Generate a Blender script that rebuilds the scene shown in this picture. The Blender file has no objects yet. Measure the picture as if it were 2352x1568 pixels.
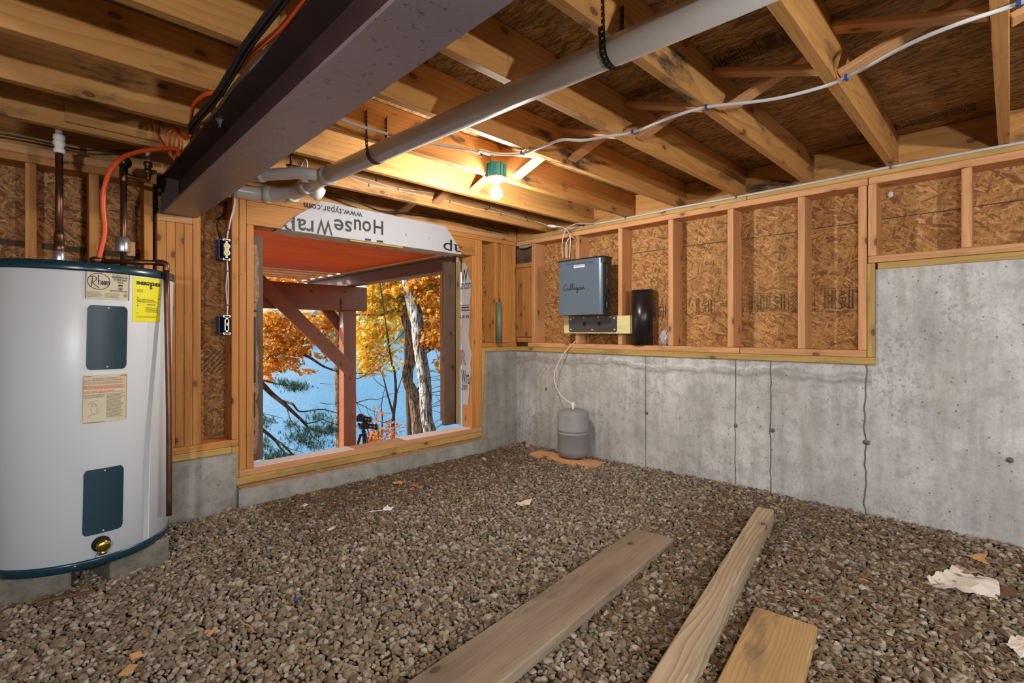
import bpy, bmesh, math, random
import numpy as np
from mathutils import Vector, Matrix, Euler
PI = math.pi
random.seed(7); rng = np.random.default_rng(11)
S = bpy.context.scene
COL = S.collection

# ------------------------------------------------------------------ camera, sky, sun, exposure
F_PX = 1122.0; CX = 1176.0; HY = 760.0; CZ = 1.05; YAW = math.radians(45.56)
FW = (math.cos(YAW), math.sin(YAW)); RT = (math.sin(YAW), -math.cos(YAW))
cam = bpy.data.objects.new('camera', bpy.data.cameras.new('camera')); COL.objects.link(cam)
cam.location = (0, 0, CZ); cam.rotation_euler = (PI/2, 0, YAW-PI/2)
cam.data.sensor_width = 36; cam.data.lens = 36*F_PX/2352; cam.data.shift_y = -24/2352
cam.data.clip_start = 0.05; cam.data.clip_end = 2000
S.camera = cam
S.view_settings.view_transform = 'Standard'; S.view_settings.look = 'None'
S.view_settings.exposure = 0.95; S.view_settings.gamma = 1.0; S.view_settings.use_curve_mapping = False
world = bpy.data.worlds.new('sky'); S.world = world; world.use_nodes = True
wn = world.node_tree; wn.nodes.clear()
sky = wn.nodes.new('ShaderNodeTexSky'); sky.sky_type = 'NISHITA'; sky.sun_disc = False
SUN_EL = math.radians(34); SUN_AZ = math.atan2(0.62, -0.78)
sky.sun_elevation = SUN_EL; sky.sun_rotation = PI/2-SUN_AZ; sky.air_density = 1.0; sky.dust_density = 2.0; sky.ozone_density = 1.5
bg = wn.nodes.new('ShaderNodeBackground'); bg.inputs[1].default_value = 0.27
wo = wn.nodes.new('ShaderNodeOutputWorld')
wn.links.new(sky.outputs[0], bg.inputs[0]); wn.links.new(bg.outputs[0], wo.inputs[0])
sl = bpy.data.lights.new('sun', 'SUN'); sl.energy = 3.6; sl.angle = math.radians(0.6); sl.color = (1, .95, .86)
sun = bpy.data.objects.new('sun', sl); COL.objects.link(sun)
sd = Vector((math.cos(SUN_AZ)*math.cos(SUN_EL), math.sin(SUN_AZ)*math.cos(SUN_EL), math.sin(SUN_EL)))
sun.rotation_euler = sd.to_track_quat('Z', 'Y').to_euler(); sun.location = sd*50
S.cycles.max_bounces = 6; S.cycles.diffuse_bounces = 4; S.cycles.glossy_bounces = 3; S.cycles.use_adaptive_sampling = True; S.cycles.adaptive_threshold = 0.05
S.cycles.transmission_bounces = 6; S.cycles.transparent_max_bounces = 8
S.cycles.caustics_reflective = False; S.cycles.caustics_refractive = False
S.cycles.sample_clamp_indirect = 6.0
BULB = 620.0; FILL_BULB = 1250.0

# ------------------------------------------------------------------ pixel helpers (measuring the photograph)
def ray(u, v):
    a = (u-CX)/F_PX; b = -(v-HY)/F_PX
    return Vector((FW[0]+a*RT[0], FW[1]+a*RT[1], b))
O = Vector((0, 0, CZ))
def onx(u, v, X): d = ray(u, v); return O+d*(X/d.x)
def ony(u, v, Y): d = ray(u, v); return O+d*(Y/d.y)
def onz(u, v, Z): d = ray(u, v); return O+d*((Z-CZ)/d.z)
def atd(u, v, D): return O+ray(u, v)*D

# ------------------------------------------------------------------ material helpers
MATS = {}
class NT:
    def __init__(s, name):
        s.m = bpy.data.materials.new(name); s.m.use_nodes = True; s.t = s.m.node_tree; s.t.nodes.clear()
        s.out = s.n('ShaderNodeOutputMaterial'); s.b = s.n('ShaderNodeBsdfPrincipled')
        s.l(s.b.outputs[0], s.out.inputs[0]); MATS[name] = s.m
    def n(s, typ, **kw):
        nd = s.t.nodes.new(typ)
        for k, v in kw.items(): setattr(nd, k, v)
        return nd
    def l(s, a, b): s.t.links.new(a, b)
    def inp(s, sock, v):
        if hasattr(v, 'is_output') or isinstance(v, bpy.types.NodeSocket): s.l(v, sock)
        else: sock.default_value = v
    def math(s, op, a, b=0.5, c=None, clamp=False):
        nd = s.n('ShaderNodeMath', operation=op); nd.use_clamp = clamp
        s.inp(nd.inputs[0], a); s.inp(nd.inputs[1], b)
        if c is not None: s.inp(nd.inputs[2], c)
        return nd.outputs[0]
    def vmath(s, op, a, b):
        nd = s.n('ShaderNodeVectorMath', operation=op); s.inp(nd.inputs[0], a); s.inp(nd.inputs[1], b); return nd.outputs[0]
    def noise(s, vec, scale, detail=3, rough=.55, dist=0, col=False):
        nd = s.n('ShaderNodeTexNoise'); s.inp(nd.inputs['Vector'], vec); nd.inputs['Scale'].default_value = scale
        nd.inputs['Detail'].default_value = detail; nd.inputs['Roughness'].default_value = rough; nd.inputs['Distortion'].default_value = dist
        return nd.outputs['Color' if col else 'Fac']
    def ramp(s, fac, stops, interp='LINEAR'):
        nd = s.n('ShaderNodeValToRGB'); nd.color_ramp.interpolation = interp; e = nd.color_ramp.elements
        while len(e) < len(stops): e.new(.5)
        for i, (p, c) in enumerate(stops):
            e[i].position = p; e[i].color = (c[0], c[1], c[2], 1) if not isinstance(c, (int, float)) else (c, c, c, 1)
        s.inp(nd.inputs[0], fac); return nd.outputs[0]
    def mix(s, fac, a, b, blend='MIX'):
        nd = s.n('ShaderNodeMix', data_type='RGBA', blend_type=blend); s.inp(nd.inputs[0], fac)
        for k, v in ((6, a), (7, b)):
            if isinstance(v, (tuple, list)): v = (v[0], v[1], v[2], 1)
            s.inp(nd.inputs[k], v)
        return nd.outputs[2]
    def bump(s, h, strength=.3, dist=.01):
        nd = s.n('ShaderNodeBump'); nd.inputs['Strength'].default_value = strength; nd.inputs['Distance'].default_value = dist
        s.l(h, nd.inputs['Height']); s.l(nd.outputs[0], s.b.inputs['Normal']); return nd
    def set(s, col=None, rough=None, metal=None, spec=None):
        if col is not None: s.inp(s.b.inputs['Base Color'], (col[0], col[1], col[2], 1) if isinstance(col, (tuple, list)) else col)
        if rough is not None: s.inp(s.b.inputs['Roughness'], rough)
        if metal is not None: s.inp(s.b.inputs['Metallic'], metal)
        if spec is not None: s.inp(s.b.inputs['Specular IOR Level'], spec)
        return s.m
def plain(name, col, rough=.5, metal=0, spec=.5, var=.12, scale=40):
    t = NT(name); tc = t.n('ShaderNodeTexCoord').outputs['Object']
    nz = t.noise(tc, scale, 4)
    c = t.mix(nz, [x*(1-var) for x in col], [min(1, x*(1+var)) for x in col])
    return t.set(c, rough, metal, spec)
def wood(name, light, dark, ring=.35, knot=1.0, stain=0.0, stain_col=(.03, .025, .02), rough=.62, streak=.35, vary=.18, ringscale=16):
    t = NT(name); tc = t.n('ShaderNodeTexCoord').outputs['Object']
    oi = t.n('ShaderNodeObjectInfo').outputs['Random']
    off = t.n('ShaderNodeCombineXYZ'); t.l(t.math('MULTIPLY', oi, 37.0), off.inputs[0]); t.l(t.math('MULTIPLY', oi, .05), off.inputs[1]); t.l(t.math('MULTIPLY', oi, -.07), off.inputs[2])
    v = t.vmath('ADD', tc, off.outputs[0])
    # knot field
    sx = t.n('ShaderNodeSeparateXYZ'); t.l(v, sx.inputs[0]); kc = t.n('ShaderNodeCombineXYZ')
    t.l(t.math('MULTIPLY', sx.outputs[0], 3.6), kc.inputs[0]); t.l(t.math('MULTIPLY', t.math('ADD', sx.outputs[1], sx.outputs[2]), 6.5), kc.inputs[1])
    vo = t.n('ShaderNodeTexVoronoi', feature='F1', voronoi_dimensions='2D'); t.l(kc.outputs[0], vo.inputs['Vector']); vo.inputs['Scale'].default_value = 1.0
    kd = vo.outputs['Distance']
    has = t.math('GREATER_THAN', t.n_sep(vo.outputs['Color']), 1-.33*knot) if knot > 0 else None
    # rings
    rv = t.vmath('MULTIPLY', v, (.22, 1, 1)); rv = t.vmath('ADD', rv, (0, .06, .11))
    dn = t.noise(t.vmath('MULTIPLY', v, (1.2, 5, 5)), 1.0, 2, col=True)
    rv2 = t.vmath('ADD', rv, t.vmath('MULTIPLY', t.vmath('SUBTRACT', dn, (.5, .5, .5)), (.08, .08, .08)))
    wv = t.n('ShaderNodeTexWave', wave_type='RINGS', rings_direction='X', wave_profile='SAW'); t.l(rv2, wv.inputs['Vector'])
    wv.inputs['Scale'].default_value = ringscale; wv.inputs['Distortion'].default_value = 1.0; wv.inputs['Detail'].default_value = 2
    r = t.math('POWER', wv.outputs['Fac'], 2.2)
    if knot > 0:
        eye = t.math('MULTIPLY', t.ramp(kd, [(.08, 1), (.30, 0)]), has)
        rr_ = t.math('MULTIPLY', t.math('ADD', t.math('SINE', t.math('MULTIPLY', kd, 130.0)), 1.0), .45)
        r = t.math('ADD', t.math('MULTIPLY', r, t.math('SUBTRACT', 1.0, eye)), t.math('MULTIPLY', rr_, eye))
    fib = t.noise(t.vmath('MULTIPLY', v, (5, 160, 160)), 1.0, 3)
    big = t.noise(t.vmath('MULTIPLY', v, (1.1, 9, 9)), 1.0, 3)
    c = t.mix(t.math('MULTIPLY', r, ring), light, dark)
    c = t.mix(t.ramp(big, [(.35, 0), (.75, streak)]), c, [x*.62 for x in dark] if False else dark)
    c = t.mix(t.math('MULTIPLY', t.math('SUBTRACT', fib, .35, clamp=True), .45), c, dark)
    hv = t.math('ADD', t.math('MULTIPLY', oi, vary), 1-vary*.5)
    cc = t.n('ShaderNodeCombineXYZ')
    for k in range(3): t.l(hv, cc.inputs[k])
    c = t.mix(1.0, c, cc.outputs[0], 'MULTIPLY')
    if knot > 0:
        kr = t.ramp(kd, [(.0, .9), (.035, .75), (.055, .9), (.07, .3), (.11, .15), (.2, 0)])
        c = t.mix(t.math('MULTIPLY', kr, has), c, [dark[0]*.28, dark[1]*.2, dark[2]*.18])
    if stain > 0:
        sn = t.noise(t.vmath('MULTIPLY', v, (2.2, 7, 7)), 1.0, 5, .65)
        sm = t.ramp(sn, [(.56, 0), (.66, stain)])
        c = t.mix(sm, c, stain_col)
    t.set(c, rough, 0, .35)
    t.bump(t.math('ADD', t.math('MULTIPLY', fib, .6), t.math('MULTIPLY', r, .3)), .25, .002)
    return t.m
def _sep(s, sock):
    nd = s.n('ShaderNodeSeparateColor'); s.l(sock, nd.inputs[0]); return nd.outputs[0]
NT.n_sep = _sep
M_JOIST = wood('joist_lumber', (.62, .33, .105), (.38, .155, .035), ring=.5, knot=1.2, stain=.55)
M_JOIST_OLD = wood('joist_lumber_smudged', (.60, .32, .105), (.36, .15, .035), ring=.5, knot=1.3, stain=.95, stain_col=(.045, .035, .028))
M_STUD = wood('stud_lumber', (.66, .36, .17), (.42, .17, .06), ring=.5, knot=1.5, stain=.15)
M_STUDO = wood('stud_lumber_amber', (.56, .25, .065), (.34, .13, .03), ring=.45, knot=1.6, stain=.2)
M_TREAT = wood('treated_lumber', (.54, .35, .11), (.32, .18, .05), ring=.6, knot=.9, stain=.3)
M_BLOCKW = wood('pale_treated_lumber', (.74, .66, .34), (.55, .46, .18), ring=.5, knot=.2)
M_BRIDGE = wood('bridging_lumber', (.66, .36, .16), (.44, .20, .075), ring=.35, knot=.5)
M_WEATH = wood('weathered_plank', (.31, .24, .165), (.14, .10, .065), ring=.35, knot=.8, stain=.75, stain_col=(.085, .065, .05), rough=.8, streak=1.0, vary=.1, ringscale=30)
M_POST4 = wood('weathered_ridged_lumber', (.50, .40, .26), (.20, .13, .07), ring=.75, knot=.9, stain=.45, stain_col=(.12, .075, .045), rough=.75, streak=.7, ringscale=26)
M_PLANK3 = wood('treated_plank', (.46, .30, .13), (.24, .14, .055), ring=.6, knot=.4, stain=.6, stain_col=(.12, .085, .06), rough=.75, ringscale=34, streak=.6)
M_OUTB = wood('brown_stained_timber', (.26, .085, .035), (.14, .045, .02), ring=.4, knot=.6, vary=.1)
M_OUTD = wood('dark_trim_timber', (.16, .10, .065), (.07, .04, .025), ring=.5, knot=1.2, stain=.6)
M_RED = wood('red_stained_soffit', (.88, .19, .07), (.50, .08, .03), ring=.4, knot=.1, streak=.8, ringscale=10)
M_GLARE_WHITEW = wood('sill_glare_and_pale_wood', (.90, .84, .78), (.75, .62, .5), ring=.3, knot=.4)  # white of the sky glare on the sill; also a pale trim strip

def osb(name, base, dark, light, rot='WALL', squash=False):
    t = NT(name); tc = t.n('ShaderNodeTexCoord').outputs['Object']
    cur = None; curp = None; h = None
    angs = (.05, -.35, .4, -.15, .2) if squash else (.3, 1.3, -.7, 2.3, -.2)
    for i, ang in enumerate(angs):
        mp = t.n('ShaderNodeMapping'); t.l(tc, mp.inputs[0])
        mp.inputs['Location'].default_value = (i*3.7, i*1.3, i*2.1)
        if rot == 'X': mp.inputs['Rotation'].default_value = (ang, 0, 0); sc_ = (1, 20, 105)
        elif rot == 'Y': mp.inputs['Rotation'].default_value = (0, ang, 0); sc_ = (20, 1, 105)
        else: mp.inputs['Rotation'].default_value = (0, 0, ang); sc_ = (120, 16, 1)
        if i == 0: nz = t.noise(tc, 14, 3, col=True)
        vv = t.vmath('ADD', t.vmath('MULTIPLY', mp.outputs[0], sc_), t.vmath('MULTIPLY', nz, (1.6, 1.6, 1.6)))
        vo = t.n('ShaderNodeTexVoronoi', feature='F1'); t.l(vv, vo.inputs['Vector']); vo.inputs['Scale'].default_value = .8
        sp = t.n('ShaderNodeSeparateColor'); t.l(vo.outputs['Color'], sp.inputs[0])
        val = t.math('SUBTRACT', sp.outputs[0], t.math('MULTIPLY', t.math('POWER', vo.outputs['Distance'], 3), .9)); pr = sp.outputs[1]
        if cur is None: cur, curp = val, pr
        else:
            g = t.math('GREATER_THAN', pr, curp)
            cur = t.math('ADD', t.math('MULTIPLY', val, g), t.math('MULTIPLY', cur, t.math('SUBTRACT', 1.0, g)))
            curp = t.math('MAXIMUM', pr, curp)
    c = t.ramp(cur, [(.0, dark), (.12, [(a+b)/2 for a, b in zip(dark, base)]), (.4, base), (.95, light)])
    fine = t.noise(tc, 160, 3); blot = t.noise(tc, 2.3, 4)
    c = t.mix(t.ramp(fine, [(.4, .35), (.6, 0)]), c, dark)
    c = t.mix(t.ramp(blot, [(.45, 0), (.75, .45)]), c, [x*.55 for x in base])
    t.set(c, .7, 0, .3); t.bump(cur, .5, .002)
    return t.m
M_OSBX = osb('strand_board_right', (.50, .255, .085), (.22, .095, .03), (.68, .40, .17), 'X')
M_OSBY = osb('strand_board_back', (.40, .19, .06), (.16, .065, .02), (.56, .31, .125), 'Y')
M_OSBZ = osb('strand_board_subfloor', (.43, .245, .095), (.17, .085, .03), (.60, .38, .17), 'Z', True)

def concrete(name, c0, c1, dark, streaks=True, scale=1.0, line=False):
    t = NT(name); tc = t.n('ShaderNodeTexCoord').outputs['Object']
    a = t.noise(tc, 2.2*scale, 6, .6); b = t.noise(tc, 14*scale, 5, .65); f = t.noise(tc, 120, 3)
    c = t.mix(t.ramp(a, [(.32, 0), (.68, 1)]), c1, c0)
    c = t.mix(t.ramp(b, [(.47, 0), (.72, .5)]), c, dark)
    if streaks:
        st = t.noise(t.vmath('MULTIPLY', tc, (9, 9, .7)), 1.0, 4, .6)
        c = t.mix(t.ramp(st, [(.48, 0), (.75, .5)]), c, dark)
        sp = t.n('ShaderNodeSeparateXYZ'); t.l(tc, sp.inputs[0])
    if line:
        ey = t.math('MULTIPLY', t.math('GREATER_THAN', sp.outputs[1], .52), t.math('GREATER_THAN', t.noise(tc, 3.1, 2), .38))
        w1 = t.noise(t.vmath('MULTIPLY', tc, (1, 3.5, 3.5)), 1.0, 4, .6); w2 = t.noise(tc, 40, 3)
        zz_ = t.math('ADD', sp.outputs[2], t.math('MULTIPLY', t.math('SUBTRACT', w1, .5), .16))
        band = t.ramp(t.math('MULTIPLY', t.math('SUBTRACT', zz_, .70), 5.0), [(.30, 0), (.42, .75), (.50, .2), (.56, .6), (.66, 0)])
        lime = t.ramp(t.math('MULTIPLY', t.math('SUBTRACT', zz_, .76), 8.0), [(.35, 0), (.5, .8), (.62, 0)])
        mid = t.math('MULTIPLY', t.math('GREATER_THAN', sp.outputs[1], .95), t.math('LESS_THAN', sp.outputs[1], 2.3))
        c = t.mix(t.math('MULTIPLY', t.math('MULTIPLY', band, ey), t.math('ADD', w2, .35)), c, dark)
        c = t.mix(t.math('MULTIPLY', t.math('MULTIPLY', t.math('MULTIPLY', lime, mid), ey), t.math('MULTIPLY', w2, 1.5, clamp=True)), c, (.85, .86, .87))
        vs_ = t.noise(t.vmath('MULTIPLY', tc, (1, 16, 2.2)), 1.0, 4, .65)
        c = t.mix(t.ramp(vs_, [(.5, 0), (.68, .55)]), c, (.36, .33, .28))
        p2 = t.noise(tc, 55, 4, .7)
        c = t.mix(t.math('MULTIPLY', t.ramp(p2, [(.52, 0), (.66, .8)]), t.ramp(t.noise(tc, 1.7, 3), [(.42, .1), (.6, 1)])), c, (.25, .22, .20))
    vo = t.n('ShaderNodeTexVoronoi', feature='F1'); t.l(tc, vo.inputs['Vector']); vo.inputs['Scale'].default_value = 22
    hol = t.math('MULTIPLY', t.ramp(vo.outputs['Distance'], [(.05, 1), (.13, 0)]), t.math('GREATER_THAN', t.n_sep(vo.outputs['Color']), .5))
    c = t.mix(t.math('MULTIPLY', hol, .75), c, [x*.3 for x in dark])
    c = t.mix(t.math('MULTIPLY', t.math('SUBTRACT', f, .4, clamp=True), .7), c, dark)
    t.set(c, .82, 0, .35)
    t.bump(t.math('SUBTRACT', t.math('ADD', f, t.math('MULTIPLY', b, .6)), hol), .35, .003)
    return t.m
M_CONC = concrete('poured_concrete', (.68, .68, .67), (.44, .44, .43), (.20, .19, .175), line=True)
M_CONCB = concrete('poured_concrete_back', (.42, .40, .36), (.27, .26, .235), (.12, .11, .095))
M_BLOCK = concrete('cap_block_concrete', (.22, .20, .16), (.14, .125, .10), (.06, .055, .045), False, 3)

def gravel_mat(name, cols):
    t = NT(name); tc = t.n('ShaderNodeTexCoord').outputs['Object']
    g = t.n('ShaderNodeNewGeometry').outputs['Random Per Island']
    c = t.ramp(g, [(i/(len(cols)-1), cc) for i, cc in enumerate(cols)])
    nz = t.noise(tc, 120, 4)
    c = t.mix(t.math('MULTIPLY', nz, .45), c, (.07, .05, .035))
    t.set(c, .78, 0, .3); t.bump(nz, .3, .002); return t.m
M_GRAV = gravel_mat('crushed_stone', [(.29, .225, .145), (.13, .098, .065), (.36, .285, .195), (.20, .135, .08), (.42, .375, .30), (.15, .12, .09), (.30, .215, .13), (.52, .47, .39), (.23, .165, .10)])
t = NT('soil_crevice_shade'); tc = t.n('ShaderNodeTexCoord').outputs['Object']
t.set(t.mix(t.noise(tc, 60, 4), (.03, .02, .013), (.10, .07, .045)), .95, 0, .1); M_SOIL_SHADE = t.m  # soil darkened to carry the shade between the stones

t = NT('steel_lit_lavender'); tc = t.n('ShaderNodeTexCoord').outputs['Object']
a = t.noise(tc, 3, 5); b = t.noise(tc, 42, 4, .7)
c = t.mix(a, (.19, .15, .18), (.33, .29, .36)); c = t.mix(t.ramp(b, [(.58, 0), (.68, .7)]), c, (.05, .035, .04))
t.set(c, t.ramp(a, [(.3, .32), (.8, .5)]), .15, .6); M_STEEL = t.m  # cool lavender sheen of the lit underside put into the flange colour
M_STEELW = plain('steel_shaded_brown', (.075, .042, .042), .5, .1, .4, .3, 6)  # brown steel darkened further for the shade on the web
t = NT('outdoor_steel_brown'); M_STEELO = t.set((.16, .10, .10), .5, .1, .5)
M_PVC = plain('white_pvc', (.70, .68, .66), .28, 0, .5, .04)
M_PVCD = plain('pvc_joint', (.36, .34, .33), .4)
M_STRAP = plain('strap_metal', (.06, .052, .045), .5, .7)
M_COPPER = plain('old_copper', (.16, .075, .045), .38, .8, .5, .5, 25)
M_BRASS = plain('brass', (.62, .40, .08), .22, 1.0)
M_ZINC = plain('galvanised', (.48, .49, .50), .35, .85)
M_PEX = plain('milky_pex', (.42, .40, .33), .4)
M_WHITEP = plain('white_plastic', (.80, .78, .74), .4, 0, .5, .03)
M_CABLE = plain('white_cable', (.50, .49, .49), .45, 0, .5, .05)
M_TUBE = plain('clear_white_tube', (.70, .62, .54), .35)
M_BLACKC = plain('black_cable_sheath', (.012, .014, .016), .45)
M_ORANGE = plain('orange_cable_sheath', (.72, .085, .012), .42, 0, .5, .05)
M_BLUE = plain('blue_plastic', (.01, .07, .32), .4)
M_TEAL = plain('teal_plastic', (.015, .27, .33), .4)
M_IVORY = plain('ivory_plastic', (.72, .62, .36), .35)
M_BLACK = plain('black_plastic', (.012, .012, .013), .3)
M_BLACKM = plain('black_void', (.006, .005, .004), .9)
M_HWHITE = plain('white_enamel', (.62, .65, .69), .34, 0, .5, .03, 3)
M_HBLUE = plain('dark_teal_enamel', (.008, .038, .058), .25, 0, .6, .05)
M_HBLUEP = plain('teal_access_panel', (.006, .033, .052), .42, 0, .5, .05)
M_LABEL = plain('cream_label', (.58, .52, .36), .5, 0, .5, .04)
M_YELLOW = plain('yellow_label', (.82, .74, .01), .45, 0, .5, .03)
M_INK = plain('black_ink', (.014, .016, .022), .7)
M_INKN = plain('navy_ink', (.01, .014, .04), .6)
M_INKF = plain('faded_ink', (.20, .18, .13), .7)
M_INKR = plain('red_ink', (.62, .10, .06), .7)
M_STAMP = plain('wood_stamp_ink', (.075, .042, .022), .85)
M_GREY = plain('grey_tank_paint', (.26, .25, .26), .48, 0, .4, .05, 5)
M_CABF = plain('slate_blue_metal', (.10, .145, .20), .36, .25, .5, .06, 60)
M_CABS = plain('charcoal_metal', (.035, .033, .035), .38, .3)
M_CABP = plain('charcoal_plate', (.06, .054, .056), .42, .5)
M_GREENP = plain('green_pipe_plastic', (.13, .16, .10), .5)
M_WRAP = plain('house_wrap', (.46, .465, .49), .6, 0, .3, .05, 8)
M_WRAPI = plain('house_wrap_print', (.018, .018, .02), .6)
M_PAPER = plain('torn_paper', (.62, .56, .48), .7, 0, .3, .15, 25)
M_TORN = plain('torn_sheathing_paper', (.30, .22, .15), .8, 0, .3, .8, 40)
M_DEBW = plain('chip_wood', (.50, .27, .10), .75)
M_DEBD = plain('dark_chip_wood', (.13, .06, .03), .8)
M_FOIL = plain('grey_seal_foil', (.33, .35, .40), .45, .3)
M_BULBG = None
t = NT('lit_bulb'); t.set((1, 1, 1), .3); t.b.inputs['Emission Color'].default_value = (1, .96, .90, 1); t.b.inputs['Emission Strength'].default_value = BULB; M_BULB = t.m
t = NT('fill_bulb_glow'); t.set((1, 1, 1), .3); t.b.inputs['Emission Color'].default_value = (1, .98, .96, 1); t.b.inputs['Emission Strength'].default_value = FILL_BULB; M_FILL_BULB = t.m  # glow of the added bulbs that fill the room
def leafm(name, cols, trans=.45):
    t = NT(name); g = t.n('ShaderNodeNewGeometry').outputs['Random Per Island']
    c = t.ramp(g, [(i/(len(cols)-1), cc) for i, cc in enumerate(cols)])
    t.set(c, .55, 0, .3)
    tr = t.n('ShaderNodeBsdfTranslucent'); t.l(c, tr.inputs[0]); mx = t.n('ShaderNodeMixShader'); mx.inputs[0].default_value = trans
    t.l(t.b.outputs[0], mx.inputs[1]); t.l(tr.outputs[0], mx.inputs[2]); t.l(mx.outputs[0], t.out.inputs[0]); return t.m
M_LORANGE = leafm('orange_leaves', [(.72, .24, .02), (.90, .50, .03), (.50, .08, .012), (.92, .66, .07), (.70, .28, .02), (.30, .28, .04), (.82, .20, .02), (.35, .10, .015), (.90, .60, .10)])
M_LYELLOW = leafm('yellow_leaves', [(.85, .58, .04), (.42, .46, .04), (.80, .26, .02), (.92, .75, .12), (.25, .30, .04), (.78, .38, .03), (.55, .10, .015), (.60, .60, .06), (.88, .50, .03)])
M_LRED = leafm('red_leaves', [(.55, .06, .02), (.75, .20, .03), (.40, .30, .05), (.62, .10, .03)])
M_NEEDLE = leafm('pine_needles', [(.012, .06, .03), (.03, .10, .05), (.05, .13, .04), (.015, .05, .04)], .25)
t = NT('brown_bark'); tc = t.n('ShaderNodeTexCoord').outputs['Object']
n1 = t.noise(t.vmath('MULTIPLY', tc, (30, 30, 6)), 1, 5, .7)
t.set(t.ramp(n1, [(.42, (.015, .008, .004)), (.5, (.14, .08, .04)), (.6, (.32, .22, .12))]), .9); t.bump(n1, 1, .06); M_BARK = t.m
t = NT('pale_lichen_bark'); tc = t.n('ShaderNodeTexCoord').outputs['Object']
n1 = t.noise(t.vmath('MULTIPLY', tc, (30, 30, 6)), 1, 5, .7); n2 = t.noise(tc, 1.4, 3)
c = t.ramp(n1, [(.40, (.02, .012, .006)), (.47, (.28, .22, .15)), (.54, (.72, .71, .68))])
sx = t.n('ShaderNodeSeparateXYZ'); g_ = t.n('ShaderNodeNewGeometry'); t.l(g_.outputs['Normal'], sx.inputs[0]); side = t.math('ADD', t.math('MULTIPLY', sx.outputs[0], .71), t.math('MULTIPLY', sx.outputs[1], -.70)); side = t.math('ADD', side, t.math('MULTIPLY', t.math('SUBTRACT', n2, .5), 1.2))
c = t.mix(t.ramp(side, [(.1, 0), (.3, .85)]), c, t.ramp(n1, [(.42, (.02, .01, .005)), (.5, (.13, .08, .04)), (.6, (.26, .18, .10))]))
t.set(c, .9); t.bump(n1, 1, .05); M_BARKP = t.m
M_TWIG = plain('dark_twig', (.045, .03, .02), .8)
t = NT('lake_water'); tc = t.n('ShaderNodeTexCoord').outputs['Object']
n1 = t.noise(t.vmath('MULTIPLY', tc, (1.0, 2.2, 1)), 1.0, 5, .65); n2 = t.noise(tc, .05, 3)
t.set(t.mix(n2, (.04, .155, .25), (.06, .20, .29)), .18, 0, .5); t.bump(n1, 1.0, .35); M_LAKE = t.m
t = NT('leaf_litter'); tc = t.n('ShaderNodeTexCoord').outputs['Object']
t.set(t.ramp(t.noise(tc, 9, 5, .7), [(.35, (.06, .035, .018)), (.5, (.30, .14, .04)), (.65, (.45, .25, .07))]), .95); M_LITTER = t.m
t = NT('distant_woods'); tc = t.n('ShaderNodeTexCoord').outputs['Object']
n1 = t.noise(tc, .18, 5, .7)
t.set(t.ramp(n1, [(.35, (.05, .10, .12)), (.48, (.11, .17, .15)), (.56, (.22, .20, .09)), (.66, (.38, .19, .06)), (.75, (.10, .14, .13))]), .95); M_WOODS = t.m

# ------------------------------------------------------------------ object helpers
def tag(o, label=None, cat=None, group=None, kind=None):
    if label: o['label'] = label
    if cat: o['category'] = cat
    if group: o['group'] = group
    if kind: o['kind'] = kind
    return o
def wm(o): return (wm(o.parent) @ o.matrix_parent_inverse if o.parent else Matrix()) @ o.matrix_basis
def attach(o, par):
    if par is not None: o.parent = par; o.matrix_parent_inverse = wm(par).inverted()
    return o
def root(name, loc, label, cat, group=None, kind=None):
    o = bpy.data.objects.new(name, None); COL.objects.link(o); o.location = loc; o.empty_display_size = .05
    return tag(o, label, cat, group, kind)
def obj(name, me, mat, par=None, smooth=False, mtx=None):
    if isinstance(me, bmesh.types.BMesh):
        bm = me; me = bpy.data.meshes.new(name); bm.normal_update(); bm.to_mesh(me); bm.free()
    o = bpy.data.objects.new(name, me); COL.objects.link(o)
    if mat: me.materials.append(mat)
    if smooth: me.polygons.foreach_set('use_smooth', [True]*len(me.polygons))
    if mtx is not None: o.matrix_basis = mtx
    return attach(o, par)
def B(): return bmesh.new()
def box(bm, a, b, mtx=None, bev=0):
    m = Matrix.Translation([(a[i]+b[i])/2 for i in range(3)]) @ Matrix.Diagonal([abs(b[i]-a[i]) for i in range(3)]+[1])
    if mtx is not None: m = mtx @ m
    r = bmesh.ops.create_cube(bm, size=1, matrix=m)
    if bev: 
        es = list({e for v in r['verts'] for e in v.link_edges})
        bmesh.ops.bevel(bm, geom=es, offset=bev, segments=1, affect='EDGES', profile=.5)
    return bm
def prism(bm, pts, axis, lo, hi):
    """polygon pts (2d) extruded along axis; pts are the other two axes in order"""
    def mk(p, h):
        q = list(p); q.insert(axis, h); return bm.verts.new(q)
    A = [mk(p, lo) for p in pts]; C = [mk(p, hi) for p in pts]; n = len(pts)
    bm.faces.new(A); bm.faces.new(C[::-1])
    for i in range(n): bm.faces.new((A[i], C[i], C[(i+1) % n], A[(i+1) % n]))
    bmesh.ops.recalc_face_normals(bm, faces=bm.faces[:]); return bm
def smooth_path(pts, k=6):
    P = [Vector(p) for p in pts]
    if len(P) < 3 or k <= 1: return P
    out = []
    for i in range(len(P)-1):
        p0 = P[max(i-1, 0)]; p1 = P[i]; p2 = P[i+1]; p3 = P[min(i+2, len(P)-1)]
        for j in range(k):
            s = j/k
            out.append(.5*((2*p1)+(p2-p0)*s+(2*p0-5*p1+4*p2-p3)*s*s+(3*p1-p0-3*p2+p3)*s**3))
    out.append(P[-1]); return out
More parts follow.
